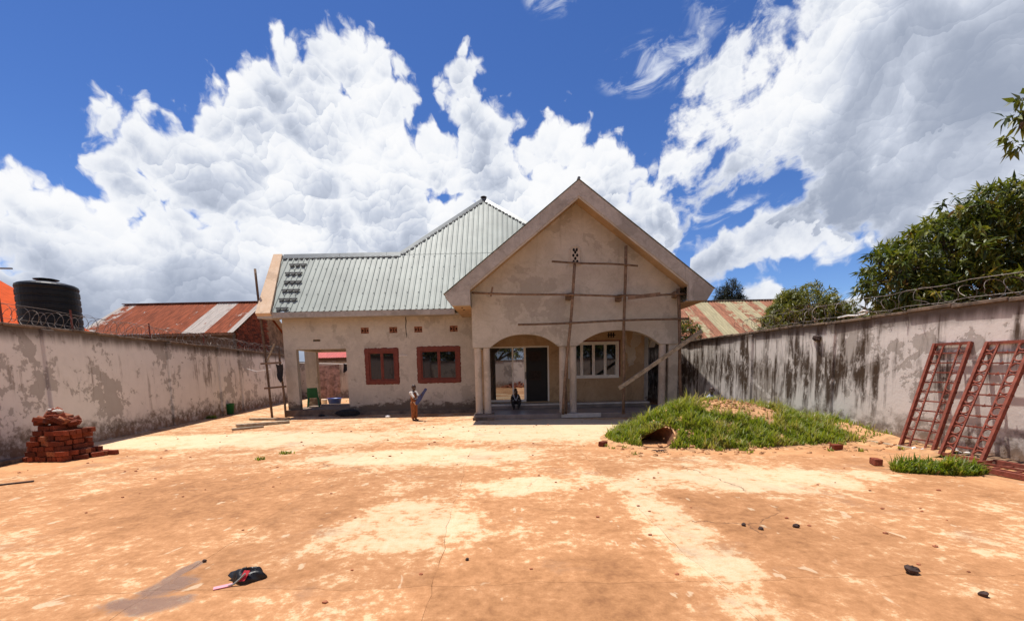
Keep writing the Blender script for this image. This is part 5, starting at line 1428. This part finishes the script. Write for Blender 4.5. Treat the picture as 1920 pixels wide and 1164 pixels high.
# child sitting on the inner step before the glass door
p2 = thing('person', 'seated child in dark clothes with pale scarf on the porch step', 'person', (.17, 17.05, .17))
b = MB(); fc = Vector((.15, -.95, -.3))
head(b, (0, -.02, .66), .19, fc); capsule(b, (0, .06, .50), (0, 0, .58), .04, .038)
capsule(b, (0, .12, .27), (0, .07, .46), .10, .085)
for sg in (-1, 1):
    hp_ = Vector((sg * .06, .10, .235)); kn = Vector((sg * .13, -.20, .25)); an = Vector((sg * .08, -.17, .045))
    capsule(b, hp_, kn, .07, .05); capsule(b, kn, an, .047, .03); capsule(b, an - Vector((0, 0, .015)), an + Vector((sg * .02, -.12, -.02)), .028, .022)
    sh = Vector((sg * .115, .07, .46)); el_ = Vector((sg * .18, -.05, .30)); wr_ = Vector((sg * .06, -.18, .31))
    capsule(b, sh, el_, .036, .03); capsule(b, el_, wr_, .03, .021); hand(b, wr_, (-sg * .5, -.6, -.2), (0, 0, 1), .8, .8)
fuse(b, 'body', 'skin', p2, .008, 3); eyes((0, -.02, .66), .19, fc, p2)
b = MB(); capsule(b, (0, .12, .28), (0, .07, .45), .115, .10)
for sg in (-1, 1): capsule(b, (sg * .115, .07, .455), (sg * .165, -.02, .34), .05, .042)
fuse(b, 'jacket', 'cloth_dark', p2, .009, 2)
b = MB()
for sg in (-1, 1): capsule(b, (sg * .06, .10, .235), (sg * .13, -.20, .25), .083, .064); capsule(b, (sg * .13, -.20, .25), (sg * .09, -.175, .10), .062, .05)
fuse(b, 'trousers', 'cloth_dark', p2, .009, 2)
b = MB()
for sg in (-1, 1): b.tube([(sg * .075, .03, .545), (sg * .07, -.045, .48), (sg * .035, -.055, .40), (sg * .012, -.05, .33)], [.02, .024, .022, .016], 7)
fuse(b, 'scarf', 'cloth_grey', p2, .007, 2)

# child crouching behind the mound, only the head shows over the grass
gz = mound_h(5.75, 12.55)
p3 = thing('person', 'dark head of a child crouching behind the grassy mound', 'person', (5.75, 12.55, gz))
b = MB(); fc = Vector((-.3, -.95, -.1)); k3 = 1.09 - gz - .10
head(b, (0, 0, k3), .20, fc); capsule(b, (0, .04, k3 - .17), (0, 0, k3 - .09), .042, .04); capsule(b, (0, .10, .22), (0, .05, k3 - .20), .11, .09)
for sg in (-1, 1):
    hp_ = Vector((sg * .07, .12, .2)); kn = Vector((sg * .13, -.14, .34)); an = Vector((sg * .10, .0, .05))
    capsule(b, hp_, kn, .07, .05); capsule(b, kn, an, .047, .03); capsule(b, an - Vector((0, 0, .02)), an + Vector((0, -.12, -.025)), .028, .022)
    sh = Vector((sg * .115, .05, k3 - .21)); el_ = Vector((sg * .17, -.10, .32)); wr_ = Vector((sg * .06, -.20, .36))
    capsule(b, sh, el_, .036, .03); capsule(b, el_, wr_, .03, .021); hand(b, wr_, (-sg * .5, -.6, -.2), (0, 0, 1), .8, .8)
fuse(b, 'body', 'skin', p3, .008, 3); eyes((0, 0, k3), .20, fc, p3)
b = MB(); capsule(b, (0, .10, .22), (0, .05, k3 - .20), .122, .102)
for sg in (-1, 1): capsule(b, (sg * .115, .05, k3 - .21), (sg * .16, -.06, k3 - .32), .052, .042)
fuse(b, 'shirt', 'cloth_grey', p3, .009, 2)

# ------------------------------------------------------------------ small things on the yard
cp = thing('crumpled_cap', 'crumpled black cap with red and pink straps on the near concrete', 'cap', (-2.24, 3.50, 0), R(6))
g2 = random.Random(17)
rows = []
for j in range(10):
    ph = math.pi / 2 * j / 9; rw = []
    for i in range(29):
        th = 2 * math.pi * i / 28
        rr = math.cos(ph) ** .7; wv_ = 1 + .13 * math.sin(th * 3 + .5) + .09 * math.sin(th * 7 + j * .8)
        rw.append((.125 * rr * wv_ * math.cos(th), .075 * rr * wv_ * math.sin(th), .085 * math.sin(ph) * (1 + .22 * math.sin(th * 2 + 1) + .12 * math.sin(th * 5 + j)) + .003))
    rows.append(rw)
MB().quadgrid(rows).build('crown_cloth', 'leather_black', cp, smooth=True)
MB().prism([(-.09, -.03, .004), (-.175, .03, .035), (-.16, .055, .055), (-.10, .06, .07), (-.05, .02, .06)], (.012, -.012, .004)).build('brim', 'leather_black', cp, bevel=.003)
MB().hexa([(-.03, -.088, .03), (.02, -.092, .035), (.045, -.04, .095), (0, -.035, .098), (-.03, -.094, .032), (.02, -.098, .037), (.045, -.046, .10), (0, -.041, .103)]).build('strap', 'strap_red', cp)
MB().tube([(.02, -.07, .088), (-.02, -.09, .05), (-.06, -.10, .018), (-.10, -.11, .008)], .008, 6).build('cord', 'pipe_grey', cp)
MB().bar((-.08, -.085, .008), (-.20, -.135, .006), .05, .008).build('strap', 'strap_pink', cp)
for k, (c, s_, lab) in enumerate((((3.20, 3.38), .045, 'largest dark stone, on the near right of the yard'), ((2.44, 4.5), .022, 'small dark stone, leftmost of three in a row right of centre'), ((2.56, 4.38), .022, 'small dark stone, middle one of three in a row right of centre'),
        ((2.95, 4.42), .028, 'small dark stone, rightmost of three in a row right of centre'), ((-.43, 3.79), .016, 'tiny dark stone alone near the centre of the yard'), ((3.39, 3.0), .026, 'small brown stone at the bottom right of the yard'), ((-2.86, 3.87), .018, 'small dark stone at the far tip of the damp patch'))):
    lump('stone', 'stone_dark', (*c, 0), (s_ * 1.25, s_, s_ * .75), lab, 'stone', 50 + k, 'stones lying on the yard', .22, 8, 5, k)
for k, (c, rz_, lab) in enumerate((((6.38, 8.5), .3, 'broken brick on the orange sand before the grassy mound'), ((1.98, 9.45), .9, 'loose brick lying at the left tip of the mound'), ((6.05, 7.15), 1.2, 'brick lying beside the small grass patch'))):
    o = link('loose_brick', BRS[k], None, (*c, .055), (0.05, .03, rz_)); o.scale = (.23, .115, .10); tag(o, lab, 'brick', 'single bricks on the ground')
tw = MB()
for a, c in (((0, 0, .01), (.22, .06, .03)), ((.05, .02, .015), (-.08, .08, .02)), ((.1, .03, .02), (.14, -.06, .02))): tw.tube([a, Vector(a).lerp(Vector(c), .5) + Vector((0, .01, .015)), c], [.016, .012, .006], 6)
tag(tw.build('dry_twig', 'stone_dark', None, (2.88, 8.62, 0)), 'dark dry twig on the sand in front of the burrow', 'twig')
tag(MB().bar((-8.42, 6.95, .012), (-8.05, 7.2, .012), .06, .022).build('dark_stick', 'stone_dark'), 'dark stick on the ground at the left edge of the yard', 'stick')
# plants reflected, brick heap by the opposite wall
hpile = thing('brick_pile', 'loose brick heap at the opposite wall, mirrored in the narrow glass', 'bricks', (.6, -6.2, 0))
rg = random.Random(77)
for k in range(120):
    q = rg.random() ** .5 * 1.2; a = rg.uniform(0, 6.28)
    o = link('brick', BRS[rg.randrange(4)], hpile, (q * math.cos(a) * 1.3, q * math.sin(a) * .5, .05 + (1.2 - q) * .5 * rg.random())); o.scale = (.22, .11, .1); o.rotation_euler = (rg.uniform(-.6, .6), rg.uniform(-.6, .6), rg.uniform(0, 6))
# white rope and hanging stone on the right wall
o = MB().tube([Vector(p) for p in ((7.93, 10.75, 2.78), (7.98, 10.5, 2.80), (8.02, 10.25, 2.77), (8.03, 10.05, 2.79), (8.0, 9.95, 2.83), (7.97, 10.05, 2.86), (7.98, 10.2, 2.82))], .022, 6).build('rope_end', 'white_frame', smooth=True); tag(o, 'white rope end lying on top of the right wall', 'rope')
o = lump('hanging_stone', 'stone_dark', (7.84, 11.35, 2.28), (.06, .16, .075), 'oblong stone hanging on a wire high on the right wall', 'stone', 88)
tag(MB().tube([(7.84, 11.35, 2.42), (7.86, 11.36, 2.75)], .006, 4).build('hanging_wire', 'wire'), 'thin wire that holds the oblong stone on the right wall', 'wire')
